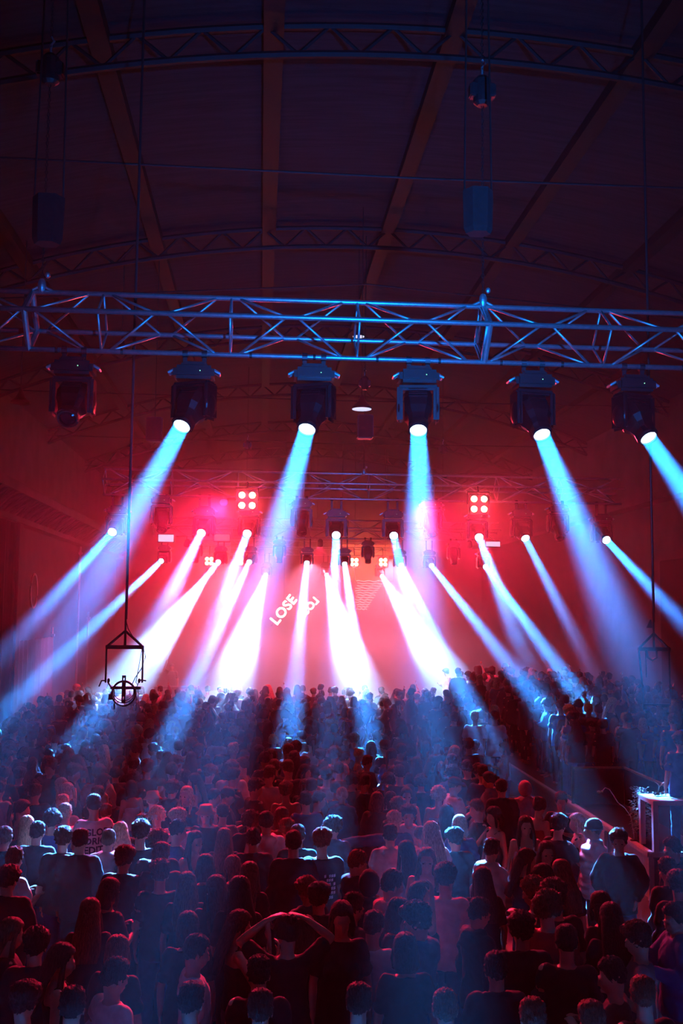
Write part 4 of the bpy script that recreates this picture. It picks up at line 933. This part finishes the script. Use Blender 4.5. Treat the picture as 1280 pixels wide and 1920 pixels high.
# ---------------------------------------------------------------- the crowd, placed by eye
# head x, y | facing degrees (0 stage, 90 left, -90 right, 180 camera) | hair | hair colour | top | top colour | pose | flags | label; some reds and blues put coloured light into hair and cloth
PEOPLE = '''
40,1517|-85|tail|dark|tank|black|down|f|woman with pulled-back hair in right profile, lit blue, at the left edge
50,1549|20|long|blonde|jacket|black|down|f|woman with long blonde hair seen from behind in blue light, far left
122,1526|25|short|blonde|tee|white|down||blond man in a white shirt beside the curly dark-haired man, bright blue light
117,1508|10|short|blonde|tee|grey|down||blond head directly behind the white-shirted blond man at the left
97,1538|0|curly|black|tee|blue|down||man with big dark curly hair left of the white-shirted blond man
176,1510|22|fade|black|tee|white|down|G1|man in a white shirt with dark block lettering on its back
198,1524|-10|short|brown|hoodie|pink|down|2|person in a pale pink hoodie just right of the lettered white shirt
69,1562|-5|short|black|jacket|black|down||man with short black hair and wide dark shoulders at the left, below the blonde
118,1575|0|mop|dark|jacket|black|down||round dark mop of hair in front of the lettered shirt, left one of a pair
150,1577|-5|short|black|jacket|black|down||round dark head right of its twin below the lettered shirt
203,1576|0|fade|brown|hoodie|cream|down||man with faded sides in a pale pink hooded top under the lettered shirt
226,1560|25|long|blonde|tee|blue|down|f|woman with long hair glowing blue right of the lettered shirt
265,1546|5|short|brown|tee|black|down||dark head directly behind another with the same bowl-cut outline, left of the curly blond
263,1562|0|mop|dark|tee|black|down||bowl-cut dark head in a black shirt, front one of two in line
294,1531|170|curly|blonde|tee|white|down|e|curly blond person facing the camera in blue light
334,1537|20|mop|blonde|tee|white|down||wavy blond hair glowing pale blue, right of the curly blond
332,1558|-70|short|black|tee|denim|down||dark-haired man in right profile wearing a small white earpiece glint
296,1582|0|mop|brown|tee|black|down||brown mop of hair seen from behind below the curly blond
366,1578|-150|long|dark|tank|black|down|fe|smiling dark-haired woman facing right, face lit red
386,1526|175|bob|red|tee|black|down|feB|person in a reddish bucket hat facing the camera
350,1490|150|long|blonde|tee|black|front|fe|woman with long reddish-blond hair facing left with a finger raised
287,1500|30|short|red|tee|black|down|B|person in a red-lit bucket hat in the blue shaft, left
425,1492|-80|fade|dark|tee|black|front|C|man in a flat cap in right profile lit red
417,1525|-10|short|dark|tee|grey|front||man in a grey shirt bending his head forward, left of centre
420,1572|0|long|red|tee|black|down|f|long straight red-lit hair seen from behind beside the smiling woman
8,1572|0|short|brown|jacket|black|down||dark head cut by the left edge below the woman in profile
25,1612|-40|short|brown|tee|cream|front||man in a light shirt at the left edge, seen from behind, red shoulder
470,1540|0|curly|brown|jacket|black|down||big head of reddish brown hair left of the man in the white hoodie
499,1543|10|fade|dark|hoodie|white|down||man with shaved sides in a bright white hoodie left of centre
478,1478|-60|mop|dark|tee|brown|front||dark-haired person in right profile waving a patterned sleeve
536,1484|10|mop|red|tank|red|down||bare-shouldered person lit strongly red, seen from behind
573,1502|15|short|dark|tee|blue|down||dark-haired man in a blue shirt in the central blue shaft
596,1500|-90|fade|dark|tee|black|front||man with an earring glint in profile in the central shaft
612,1455|0|mop|dark|tee|cream|down||tall man in a pale shirt behind the blond updo
641,1492|5|bun|blonde|hoodie|blue|down|f|person with blond curled-up hair and a dark blue top with white collar
528,1532|0|bob|red|tee|red|down|f|person with a round reddish bob right of the white hoodie
624,1551|-25|curly|dark|jacket|dark|down||man with tousled pale-tipped hair in a dark jacket rimmed with blue light
558,1568|0|short|dark|jacket|black|down||round head with a red rim above the broad black jacket
538,1556|0|mop|red|jacket|black|down||reddish mop of hair directly behind the round red-rimmed head
604,1578|0|mop|red|tee|black|down||red-rimmed mop of hair on a man whose black shirt has a pale print
475,1575|0|short|black|jacket|black|down||black head in front of the white hoodie, its right ear lit red
706,1502|-30|bob|red|jacket|brown|down|f|woman with a bob and a brown coat, red light in front of her
732,1500|0|bob|dark|jacket|black|down|f|dark round hair just right of the brown-coated woman
762,1491|175|bun|dark|tank|black|down|fe|bare-shouldered woman facing the camera, one arm lit pink
746,1515|0|mop|red|tee|brown|down||reddish fringe head behind the man in the white hooded top
766,1529|175|mop|dark|hoodie|white|down|e|young man with a straight fringe in a white hooded top facing the camera
739,1540|10|short|blonde|jacket|denim|side||man in a denim jacket with his sleeve across the fringe-haired man
731,1567|0|short|dark|hoodie|cream|down||dark-haired man in a pale patterned hooded top, lit violet
789,1567|5|buzz|brown|hoodie|white|down||man with a close-shaved head and white hood in bright blue light
809,1562|10|long|blonde|tee|white|down|f|woman with long blond hair glowing cyan right of the shaved head
822,1492|-10|curly|blonde|tank|cream|down|f|person with curly fair hair in the blue shaft right of centre
851,1472|-70|fade|brown|tee|white|front|C|tall man in a flat cap and pale shirt raising a drink
838,1526|0|long|black|tank|black|down|f|woman with long straight dark hair and bare shoulders, right of centre
862,1547|0|bob|blonde|tee|blue|down|f|round fair head lit blue in front of the long dark hair
853,1574|10|mop|black|jacket|black|down||dark-haired man with a red-rimmed collar right of the glowing blond hair
927,1530|110|bob|dark|tank|black|point|f|woman with her bare arm stretched left, shoulder glowing red
895,1517|100|short|red|tee|black|down||small red-lit head left of the woman with the bare arm
940,1478|0|short|black|jacket|black|down||very broad-shouldered man in black seen from behind, right of centre
984,1478|10|under|black|hoodie|pink|down|H|person with the hood of a pink hoodie over the head
985,1548|178|long|dark|tank|white|down|fe|woman with long dark hair facing the camera, face lit cyan
1010,1512|-60|bun|dark|tank|red|down|f|woman with red bare shoulder behind the cyan-faced woman
1046,1548|-60|mop|black|tee|black|phone||young man in black with a fringe holding something in his hands
1083,1542|85|bob|blonde|tank|black|down|f|woman with pale bobbed hair facing left beside the platform edge
1113,1555|80|under|dark|puffer|white|down|eC|man in a pale puffer jacket and knit cap facing left
1160,1577|160|mop|dark|jacket|black|pocket|e|curly-haired man in a dark jacket with pale sleeves at the platform corner
1052,1502|150|short|dark|tee|black|front||face in red light under the far end of the platform edge
920,1594|-60|short|dark|hoodie|cream|point||man in a pale red-lit hoodie gesturing with an open hand to the right
985,1613|-75|long|dark|tee|black|phone|f|woman in right profile with red-lit arms facing the gesturing man's right
1024,1598|180|long|dark|tee|black|down|fe|dark long-haired woman facing the camera right of the woman in profile
1053,1635|0|long|red|tee|black|down|f|long straight hair hanging down a back, beside the puffer jacket
1020,1645|60|bob|dark|tee|black|front|f|dark round hair below the long-haired woman who faces the camera
905,1650|5|long|dark|tee|black|down|f|long dark hair seen from behind below the gesturing man
1002,1672|40|curly|red|tee|brown|down|f|curly reddish head in the lower right crowd
896,1712|-70|short|dark|hoodie|black|down||man in right profile with short hair and dark hood, lower right
1040,1682|10|mop|dark|tee|black|down||dark mop of hair with red top behind the bent-headed man
1027,1702|-20|curly|brown|tee|red|down||man with short curls and a red-lit shirt, lower right
978,1746|0|mop|black|jacket|black|down||large dark head with a faint red rim, lower right of centre
1062,1768|-10|fade|black|tee|black|down||man with a flat-topped haircut in black, lower right
1128,1698|30|bob|dark|tee|black|down|f|dark bob in front of the puffer jacket, face edge lit red
1146,1722|0|long|black|tee|black|down|f|dark long-haired figure in front of the man at the platform corner
1198,1762|75|mop|dark|tee|grey|front||man facing left at the lower right with tousled hair
1207,1868|10|short|red|tee|black|down||rust-lit short hair low in the right corner
1262,1592|100|short|dark|jacket|black|down||dark man facing left before the black platform front at the right edge
1253,1632|20|short|dark|jacket|black|down||dim figure under the platform front near the right edge
1272,1660|0|mop|black|jacket|black|down||dim dark figure half outside the right edge
1266,1722|90|short|black|hoodie|blue|phone||person at the right edge holding up red-lit hands
15,1652|0|mop|black|jacket|black|front||dark man facing right at the left edge, hand lit red
18,1750|-70|long|brown|tee|black|front|f|woman with long wavy hair in right profile, lower left edge
66,1775|0|mop|black|jacket|black|down||dim dark head right of the wavy-haired woman, lower left
112,1800|-80|long|dark|tank|black|down|f|woman in right profile with a red-lit shoulder, lower left
232,1612|-20|mop|dark|jacket|black|down||dark-haired man with ear lit red, in front of the pale pink hooded top
203,1672|-40|bob|dark|tee|black|front|f|woman with wavy bob turned right, red chin and chest
168,1712|0|long|brown|tee|black|down|f|long wavy hair seen from behind, red streak along it, left
218,1785|-20|bob|red|tee|black|down|f|dim reddish head behind the man in the blue-lit shirt
213,1832|-50|short|dark|tee|white|down||man in a white shirt lit blue, lower left, turning right
300,1640|0|mop|dark|tee|black|down||dark head under two red arcs of hair, left
302,1604|0|short|red|tee|brown|down||head with a thin red arc of rim light, left
350,1660|0|long|brown|tee|black|down|f|long straight dark hair with a red top, left of centre
385,1625|0|bob|dark|tee|black|down|f|round dark hair right of the long straight hair
405,1668|0|long|dark|tee|black|down|f|long hair with a red outline, seen from behind, left of centre
352,1738|0|bob|dark|tee|black|down|f|dim brown hair directly above the man in the light vest
365,1785|-75|fade|dark|tee|white|down||tall man in a light loose shirt in right profile, lower left
358,1880|0|short|black|tee|denim|down||black round head cut by the bottom below the man in the light shirt
437,1625|30|bob|red|tee|black|down|f|small reddish bob left of centre behind longer hair
467,1640|-20|long|brown|tee|black|down|f|long hair falling right with red-lit hand, left of centre
448,1672|-10|long|black|tee|black|down|f|very dark long hair in front of a red-rimmed one, left of centre
446,1735|-80|long|dark|tank|black|phone|f|woman in right profile holding up a camera, lower left of centre
485,1828|0|short|black|tee|black|down||dark round head below the woman with the camera
488,1895|0|short|dark|tee|black|down||dark round head at the bottom edge, left of centre
550,1582|0|fade|dark|jacket|black|down||broad man in a black jacket, head cropped short, centre
668,1618|-70|short|red|hoodie|dark|down||man turned right with a dark hood and red rim, centre
598,1685|0|mop|dark|jacket|black|down||large dark head of hair in the centre foreground
577,1672|30|mop|red|hoodie|dark|down||hooded figure behind the large dark head, centre
538,1748|5|bun|dark|tee|black|head|f1|woman with both arms raised holding her hair, centre foreground
573,1742|10|long|dark|tee|black|down|f2|long dark hair behind the woman with raised arms
660,1702|-60|short|dark|jacket|dark|down||man turned right with red neck and striped jacket, centre foreground
699,1738|-30|fade|dark|tee|white|down||man in a light shirt with a blue-lit back, centre foreground
672,1882|-10|short|dark|tee|black|down||dim head at the bottom edge below the light-shirted man
692,1655|0|under|black|hoodie|black|down|H|dark hooded figure behind the man with the red neck
733,1660|-70|short|dark|hoodie|pink|down||young man in right profile in a pale pink hoodie, centre right
762,1598|0|long|dark|tank|cream|down|f|dark bobbed woman with bare shoulders and white strap top, centre right
800,1612|170|long|brown|tank|black|down|fe|long-haired woman facing the camera with bare shoulders, right of centre
835,1648|-20|mop|dark|tee|pink|down||man in a pink-lit shirt seen from behind, right of centre
788,1680|-120|bob|dark|tee|black|down|fe|dark bobbed woman facing right below the bare-shouldered one
745,1712|-60|bob|black|tee|black|up|f|dark-haired person holding a red-lit hand to the face
784,1728|65|mop|dark|hoodie|denim|down||man with a heavy fringe facing left in a blue hoodie
760,1782|0|bob|black|tee|black|down|f|round dark hair in front of the man with the heavy fringe
835,1895|0|short|red|tee|black|down||red-rimmed head cut by the bottom edge, right of centre
1000,1912|0|short|red|tee|black|down||small red arc of hair at the bottom edge, lower right
1110,1914|0|short|red|tee|black|down||red-lit hair at the bottom edge, far lower right
640,1720|180|bob|dark|tee|black|down|f|dim woman between the large dark head and the man with the red neck
135,1890|0|short|black|tee|black|down||black head at the bottom left beside the blue-lit shirt
45,1880|0|mop|black|tee|black|down||dim dark head in the bottom left corner
930,1820|0|short|black|jacket|black|down||dim dark figure in the lower right gap
1150,1830|60|short|black|tee|brown|front||dim figure with small red-lit hands, lower right
890,1345|0|short|blonde|tee|white|front|+|tall fair person in a white shirt on the step, lit cyan
880,1312|0|short|brown|tee|white|down|+|person in a white shirt behind the tall fair one on the step
927,1345|-10|short|dark|tee|white|down|+|person in a white shirt with dark hair, right of the fair pair on the step
957,1335|0|mop|blonde|jacket|dark|down|+|fair-haired person on the platform edge turned towards the dark-jacketed man
965,1355|10|short|dark|jacket|brown|down|+|man in a dark jacket with a bright left outline on the platform edge
989,1350|0|mop|dark|tee|white|down|+|person in a blue-white shirt beside the bright-outlined man
1004,1368|0|long|dark|tee|black|down|+f|long-haired figure at the platform edge
1030,1372|5|long|black|tee|black|down|+f|dark long-haired person left of the dark platform panel
1022,1345|170|long|blonde|tee|white|down|+fe|pale face lit cyan on the platform
1050,1325|0|short|brown|tee|blue|down|+|head lit blue high on the platform left of the couple
1059,1345|0|mop|dark|tee|blue|down|+|dark-haired person standing over the dark panel in blue haze
1085,1322|0|bun|dark|tee|brown|up|+|person with one arm raised high on the platform
1103,1331|5|short|blonde|jacket|dark|down|+|fair-haired person of the couple standing out on the platform
1122,1333|0|short|dark|tee|blue|down|+|dark-haired person of the couple standing out on the platform
1110,1362|10|mop|dark|jacket|brown|down|+|dark figure just below the couple on the platform
1130,1372|0|curly|dark|tee|black|down|+|curly dark head below the couple on the platform
1152,1375|-10|long|red|tee|brown|down|+f|reddish long hair right of the curly head on the platform
1172,1348|0|short|blonde|tee|white|down|+|fair head catching bright light right of the couple
1177,1350|-20|short|dark|tee|black|down|+|dark head in front of the bright fair one on the platform
1190,1372|0|mop|dark|tee|blue|down|+|blue-lit figure right of the reddish long hair
1205,1360|-20|long|blonde|tee|blue|down|+f|fair-haired figure in blue light under the right hanging frame
1222,1362|0|mop|black|tee|blue|down|+|dark figure in blue haze under the right hanging frame
1245,1345|10|curly|dark|tee|blue|down|+|curly figure right of the right hanging frame
1262,1352|0|short|dark|tee|blue|down|+|blue figure near the right edge of the platform
1240,1385|0|short|black|tee|blue|down|+|front figure in deep blue light at the right of the platform
1275,1390|0|mop|dark|tee|blue|down|+|blue-lit figure cut by the right edge on the platform
1280,1448|60|short|dark|tee|blue|down|+|person in a striped blue top behind the pale table
1275,1325|0|short|dark|tee|blue|down|+|back row figure at the right edge in blue haze
'''
placed = []
def spot(px, py, zf, salt, hs=(1.72, 1.66, 1.78, 1.62, 1.82, 1.58, 1.86)):
    best = None
    for i, h in enumerate(hs):
        p = atz(px, py, zf + h - .115 * h / 1.72)
        dmin = min([(p.x - q[0]) ** 2 + (p.y - q[1]) ** 2 for q in placed] or [9]) ** .5
        if dmin > .40: return p, h
        if best is None or dmin > best[0]: best = (dmin, p, h)
    return best[1], best[2]
rc = random.Random(11)
heads = []
for i, ln in enumerate(PEOPLE.strip().split('\n')):
    xy, face, hair, hc, top, tc, pose, fl, lab = ln.split('|')
    px, py = map(float, xy.split(','))
    zf = 0
    if '+' in fl:
        zf = .7 if px > 950 else .44
    p, h = spot(px, py, zf, i, (1.84,) if '1' in fl else (1.58,) if '2' in fl else (1.72, 1.66, 1.78, 1.62, 1.82, 1.58, 1.86))
    if zf == .7 and p.y < 19.5 and px < 1262:
        yb = 19.5 + (i * 37 % 50) / 100; p = at(px, py, yb); h = max(1.5, min(1.8, (p.z - .7) / (1 - .115 / 1.72)))
    if zf == .7 and p.x < 6.1: p = V((6.15, p.y, p.z))
    if '+' not in fl and p.y > 15 and p.x > 5.4: p.x = 5.4
    placed.append((p.x, p.y)); heads.append((px, py, p.y))
    hat = 'cap' if 'C' in fl and 'knit' not in lab else 'beanie' if 'knit' in lab else 'bucket' if 'B' in fl else 'hood' if 'H' in fl else None
    fem = 'f' in fl.replace('+', '')
    r = person((p.x, p.y, zf), R(float(face)), h, pose, 0 if pose in ('down', 'pocket') and i % 3 else rc.choice((-.35, 0, .35)) if 'e' not in fl else 0,
               -.25 if 'e' not in fl else 0, fem, hair, hc, top, tc, 'denim' if i % 3 else 'black', hat, tc if hat == 'hood' else ('red' if hat == 'bucket' else 'dark'),
               lab, 'people in the near crowd' if '+' not in fl else 'people on the platform', p.y < 13.5, 'e' in fl, None, i)
    if 'G' in fl: LETTERED = r
    if 'black shirt has a pale print' in lab: PRINTED = r
    if 'camera' in lab and 'holding up' in lab: HOLDER = r
    if 'raising a drink' in lab: DRINKER = r
def printed(root, words, size, x0, z0, dz, m, name, label):
    """lettering laid onto the back of a shirt"""
    from mathutils.bvhtree import BVHTree
    sh = [c for c in root.children if c.name.startswith('shirt')][0]
    bv = BVHTree.FromPolygons([v.co for v in sh.data.vertices], [p.vertices[:] for p in sh.data.polygons])
    bm = bmesh.new()
    for k, w_ in enumerate(words):
        cu = bpy.data.curves.new('w', 'FONT'); cu.body = w_; cu.size = size; cu.offset = size * .03; cu.align_x = 'LEFT'; cu.resolution_u = 2
        o = bpy.data.objects.new('tmp', cu); COL.objects.link(o)
        dg = bpy.context.evaluated_depsgraph_get(); dg.update()
        me = bpy.data.meshes.new_from_object(o.evaluated_get(dg)); bpy.data.objects.remove(o)
        me.transform(Matrix.Translation((x0, 0, z0 - k * dz)) @ Matrix.Rotation(PI / 2, 4, 'X'))
        bm.from_mesh(me)
    bmesh.ops.triangulate(bm, faces=bm.faces[:]); bmesh.ops.subdivide_edges(bm, edges=bm.edges[:], cuts=1)
    for v in bm.verts:
        hit = bv.ray_cast(V((v.co.x, -1, v.co.z)), V((0, 1, 0)))[0]
        v.co.y = (hit.y if hit else -.13) - .003
    return obj(name, bm, m, sh, label)
INK = pmat('shirt_ink', (.015, .02, .06), .8)
printed(LETTERED, ('GLOBAL', 'ORIGINAL', 'EDITION'), .112, -.13, 1.27, .105, INK, 'shirt_lettering', 'dark block lettering')
PALEINK = pmat('pale_print', (.55, .5, .52), .8)
def blot(b):
    from mathutils.bvhtree import BVHTree
    sh = [c for c in PRINTED.children if c.name.startswith('shirt')][0]
    bv = BVHTree.FromPolygons([v.co for v in sh.data.vertices], [p.vertices[:] for p in sh.data.polygons])
    for i in range(5):
        for j in range(6):
            if (i * 7 + j * 5) % 4 == 0: continue
            x = .02 + i * .026; z = 1.02 + j * .045
            q = [V((x, 0, z)), V((x + .02, 0, z + .006)), V((x + .018, 0, z + .036)), V((x - .002, 0, z + .03))]
            vs = []
            for c in q:
                hit = bv.ray_cast(V((c.x, -1, c.z)), V((0, 1, 0)))[0]; vs.append(b.verts.new((c.x, (hit.y if hit else -.13) - .003, c.z)))
            b.faces.new(vs)
obj('shirt_print', BM(blot), PALEINK, [c for c in PRINTED.children if c.name.startswith('shirt')][0], 'pale broken print')
def held(label, cat, name, root, loc, rot, parts):
    M = root.matrix_basis @ Matrix.Translation(loc)
    t = thing(name, label, cat, M.translation, root.rotation_euler.z + rot)
    for nm, fs, m in parts: obj(nm, BM(*fs), m, t)
    return t
held('small camera held up by the woman in right profile', 'camera', 'camera', HOLDER, (.07, .36, 1.44), PI,
     [('camera_body', [lambda b: box(b, (-.055, -.015, -.035), (.055, .018, .035), .006)], PHONE), ('camera_lens', [lambda b: lathe(b, [(.01, 0), (.022, 0), (.022, .025), (.01, .027)], 16, Matrix.Translation((0, -.015, 0)) @ Matrix.Rotation(PI / 2, 4, 'X'))], M_LENSDARK)])
held('small glass held by the tall man in the flat cap', 'glass', 'drinking_glass', DRINKER, (.1, .31, 1.22), 0,
     [('cup', [lambda b: lathe(b, [(.028, 0), (.036, .09), (.033, .09), (.025, .008)], 16)], M_PALE)])

# ---------------------------------------------------------------- the rest of the packed floor
def zone(px, py):
    side = 'far left' if px < 150 else 'left' if px < 330 else 'left of centre' if px < 520 else 'centre' if px < 720 else 'right of centre' if px < 880 else 'right'
    row = 'near' if py > 1560 else 'middle' if py > 1460 else 'upper middle' if py > 1400 else 'far'
    return side, row
fill = []
y = 5.0
while y < 34.3:
    x = XL + .75 + rc.uniform(0, .4)
    while x < 10.6:
        xx = x + rc.uniform(-.12, .12); yy = y + rc.uniform(-.16, .16)
        x += .52
        zf = 0
        if yy > 14.9 and xx > 5.55:
            if yy < 19.5: continue
            if xx < 6.15: continue
            zf = .7
        elif yy > 20.9 and yy < 28.2 and xx > 3.3:
            if yy < 21.6 or yy > 27.3 or xx < 4.0 or xx > 5.5: continue
            zf = .44
        if yy < 15 and xx > 7.2 and yy > 12: continue
        h = rc.uniform(1.58, 1.84)
        if zf == 0 and yy < 20.6:
            a_, b_ = proj((xx, yy, h - .115))
            if b_ < 1590 and a_ > 490 + (b_ - 1140) / .615 - 30: continue
        hd = (xx, yy, zf + h - .115)
        px, py = proj(hd)
        if px < -25 or px > 1305 or py > 1960: continue
        if zf == .7 and py > 1400 and yy < 20.5: continue
        if min([(xx - q[0]) ** 2 + (yy - q[1]) ** 2 for q in placed]) < .40 ** 2: continue
        if yy < 15.5:
            wpx = .30 * F / yy
            if any(abs(px - a) < wpx and abs(py - b) < wpx * 1.3 for a, b, d in heads): continue
            if yy < 12.2 and any(a - wpx * .9 < px < a + wpx * .9 and b - wpx * 2.2 < py < b + wpx * 2.0 and yy < d for a, b, d in heads): continue
        elif rc.random() < .10: continue
        placed.append((xx, yy)); fill.append((yy, xx, zf, h, px, py))
    y += .56 if y < 20 else .62
fill.sort()
NIND = 300 - len(heads)
HS = ['short', 'mop', 'short', 'fade', 'curly', 'short', 'mop']
FILLED = []
for i, (yy, xx, zf, h, px, py) in enumerate(fill[:NIND]):
    fem = rc.random() < .42
    hair = rc.choice(['long', 'long', 'bob', 'tail', 'bun', 'long']) if fem else rc.choice(HS)
    face = rc.choice([0, 0, 0, 10, -10, 20, -20, 35, -35, 60, -60, 90, -90, 170])
    pose = rc.choice(['down', 'down', 'front', 'mix', 'down', 'pocket'])
    top = rc.choice(['tee', 'tee', 'tank' if fem else 'tee', 'hoodie', 'jacket'])
    tc = rc.choice(['black'] * 7 + ['dark', 'dark', 'dark', 'grey', 'denim', 'denim', 'white', 'brown', 'cream'])
    side, row = zone(px, py)
    if zf > .5: side, row, g = 'platform', '', 'people in the packed crowd on the platform'; lab = 'dark head and shoulders in the packed crowd on the raised platform'
    elif zf > 0: g = 'people on the low step'; lab = 'head and shoulders in the crowd standing on the low step'
    else:
        lk = 'long-haired' if hair == 'long' else 'tied-hair' if hair in ('tail', 'bun') else 'bob-haired' if hair == 'bob' else 'short-haired'
        lab = '%s figure in a %s top, crowd %s, %s rows' % (lk, {'black': 'black', 'dark': 'dark', 'grey': 'grey', 'denim': 'dark blue', 'white': 'white', 'brown': 'brown', 'cream': 'pale'}[tc], side, row)
        g = 'crowd %s, %s rows' % (side, row)
    person((xx, yy, zf), R(face), h, pose, rc.choice((-.35, 0, 0, .35)), -.25, fem, hair, rc.choice(['black', 'dark', 'dark', 'dark', 'brown', 'brown', 'blonde'] if fem else ['black', 'dark', 'dark', 'brown']),
           top, tc, rc.choice(['denim', 'black']), None, '', lab, g, False, False, None, i)
    FILLED.append((lab, px, COL.objects[-1] if False else LAST[0]))
ORD = ['leftmost', 'second from left', 'third from left', 'fourth from left', 'fifth from left', 'sixth from left', 'seventh from left', 'eighth from left', 'ninth from left', 'tenth from left']
from collections import defaultdict
same = defaultdict(list)
for lab, px, o in FILLED: same[lab].append((px, o))
for lab, lst in same.items():
    lst.sort(key=lambda q: q[0])
    if len(lst) > 1:
        for k, (px, o) in enumerate(lst):
            if k < 10:
                nl = lab + ', ' + ORD[k]
                o['label'] = nl if len(nl.split()) <= 16 else nl.replace(' rows', '')
# past the nearest 300: one mass of small far people
LOW = {}
def low_person(k):
    fem = k % 3 == 0
    pose = [('down', 'down'), ('down', 'front'), ('front', 'front'), ('down', 'up')][k % 4 if k != 7 else 0]
    out = []
    out.append((fuse(body_bm(*pose, [-.35, 0, .35][k % 3], -.25, fem, True), .042, 1), 0))
    out.append((fuse(top_bm(['tee', 'hoodie', 'jacket'][k % 3], *pose, fem), .052, 1), 1))
    out.append((fuse(trousers_bm(True), .065, 1), 2))
    hm = hair_me(['long', 'mop', 'short', 'bob', 'curly', 'fade'][k % 6], k, True); hm.transform(head_frame([-.35, 0, .35][k % 3], -.25)); out.append((hm, 3))
    return out
tops = ['black', 'dark', 'black', 'grey', 'black', 'denim', 'black', 'brown', 'dark', 'cream']
mats = [SKIN, CLOTH['black'], HAIR['dark'], HAIR['brown'], HAIR['blonde']] + [CLOTH[c] for c in tops]
import array
def mass(rows, name, label):
    co = []; polys = []; mi = []
    for (yy, xx, zf, h, px, py) in rows:
        k = rc.randrange(12); lp = LOW.setdefault(k, None) or LOW.__setitem__(k, low_person(k)) or LOW[k]
        M = Matrix.Translation((xx, yy, zf)) @ Matrix.Rotation(R(rc.choice([0, 0, 15, -15, 40, -40, 90, -90])), 4, 'Z') @ Matrix.Scale(h / 1.72, 4)
        tm = 5 + rc.randrange(len(tops)); hm = rc.choice([2, 2, 2, 2, 2, 3, 3, 4])
        for me, kind in lp:
            base = len(co)
            co.extend([(M @ v.co)[:] for v in me.vertices])
            for p in me.polygons:
                polys.append([base + q for q in p.vertices]); mi.append({0: 0, 1: tm, 2: 1, 3: hm}[kind])
    me = bpy.data.meshes.new(name); me.from_pydata(co, [], polys); me.polygons.foreach_set('material_index', mi)
    me.polygons.foreach_set('use_smooth', [True] * len(polys)); me.update()
    for m in mats: me.materials.append(m)
    co.clear(); polys.clear(); mi.clear()
    o = bpy.data.objects.new(name, me); COL.objects.link(o)
    return tag(o, label, 'crowd', None, 'stuff')
mass(fill[NIND:], 'crowd', 'distant rows of hundreds of small heads packed before the hazy stage')
for lp in LOW.values():
    for me_, k_ in lp: bpy.data.meshes.remove(me_)
LOW.clear()
# the performer at the desk
pp = at(322, 1258, 40.2)
person((pp.x, 40.2, .4), PI, 1.72, 'up', 0, 0, False, 'short', 'dark', 'tee', 'dark', 'black', 'cap', 'dark', 'performer in a pale cap with one arm raised on the hazy stage', None, True, False, None, 1)
# ---------------------------------------------------------------- haze: one volume whose thickness changes through the hall
hm = bpy.data.materials.new('haze'); hm.use_nodes = True; nt = hm.node_tree; nt.nodes.clear()
out_ = nt.nodes.new('ShaderNodeOutputMaterial'); vs_ = nt.nodes.new('ShaderNodeVolumeScatter')
vs_.inputs['Anisotropy'].default_value = HAZE_G
nt.links.new(vs_.outputs[0], out_.inputs['Volume'])
tc_ = nt.nodes.new('ShaderNodeTexCoord'); sx_ = nt.nodes.new('ShaderNodeSeparateXYZ'); nt.links.new(tc_.outputs['Object'], sx_.inputs[0])
def ramp_(ax, a, b, lo, hi):
    n_ = nt.nodes.new('ShaderNodeMapRange'); n_.interpolation_type = 'SMOOTHSTEP'
    for k_, v_ in zip(('From Min', 'From Max', 'To Min', 'To Max'), (a, b, lo, hi)): n_.inputs[k_].default_value = v_
    nt.links.new(sx_.outputs[ax], n_.inputs['Value']); return n_.outputs[0]
def math_(op, a, b):
    n_ = nt.nodes.new('ShaderNodeMath'); n_.operation = op
    for i_, v_ in enumerate((a, b)):
        if isinstance(v_, (int, float)): n_.inputs[i_].default_value = v_
        else: nt.links.new(v_, n_.inputs[i_])
    return n_.outputs[0]
dens = HAZE
for a_, b_, v_ in BANKS: dens = math_('ADD', dens, ramp_('Y', a_, b_, 0, v_))
for a_, b_, v_ in LAYERS: dens = math_('ADD', dens, math_('MULTIPLY', ramp_('Z', a_, b_, 0, v_), ramp_('Y', 5.5, 8, .05, 1)))
for ya, yb, za, zb, v_ in SMOKE: dens = math_('ADD', dens, math_('MULTIPLY', ramp_('Y', ya, yb, 0, v_), ramp_('Z', za, zb, 1, 0)))
dens = math_('MULTIPLY', dens, ramp_('Z', 6.6, 9.0, 1, .25))
nz_ = nt.nodes.new('ShaderNodeTexNoise'); nz_.inputs['Scale'].default_value = .42; nz_.inputs['Detail'].default_value = 2
nt.links.new(tc_.outputs['Object'], nz_.inputs['Vector'])
dens = math_('MULTIPLY', dens, math_('ADD', math_('MULTIPLY', nz_.outputs[0], 1.6), .2))
nt.links.new(dens, vs_.inputs['Density'])
tag(obj('haze', BM(lambda b: box(b, (XL + .01, Y0 + .01, .01), (XR - .01, Y1 - .01, 11.75))), hm), 'theatrical haze filling the hall, thickest over the stage', 'haze', None, 'stuff')
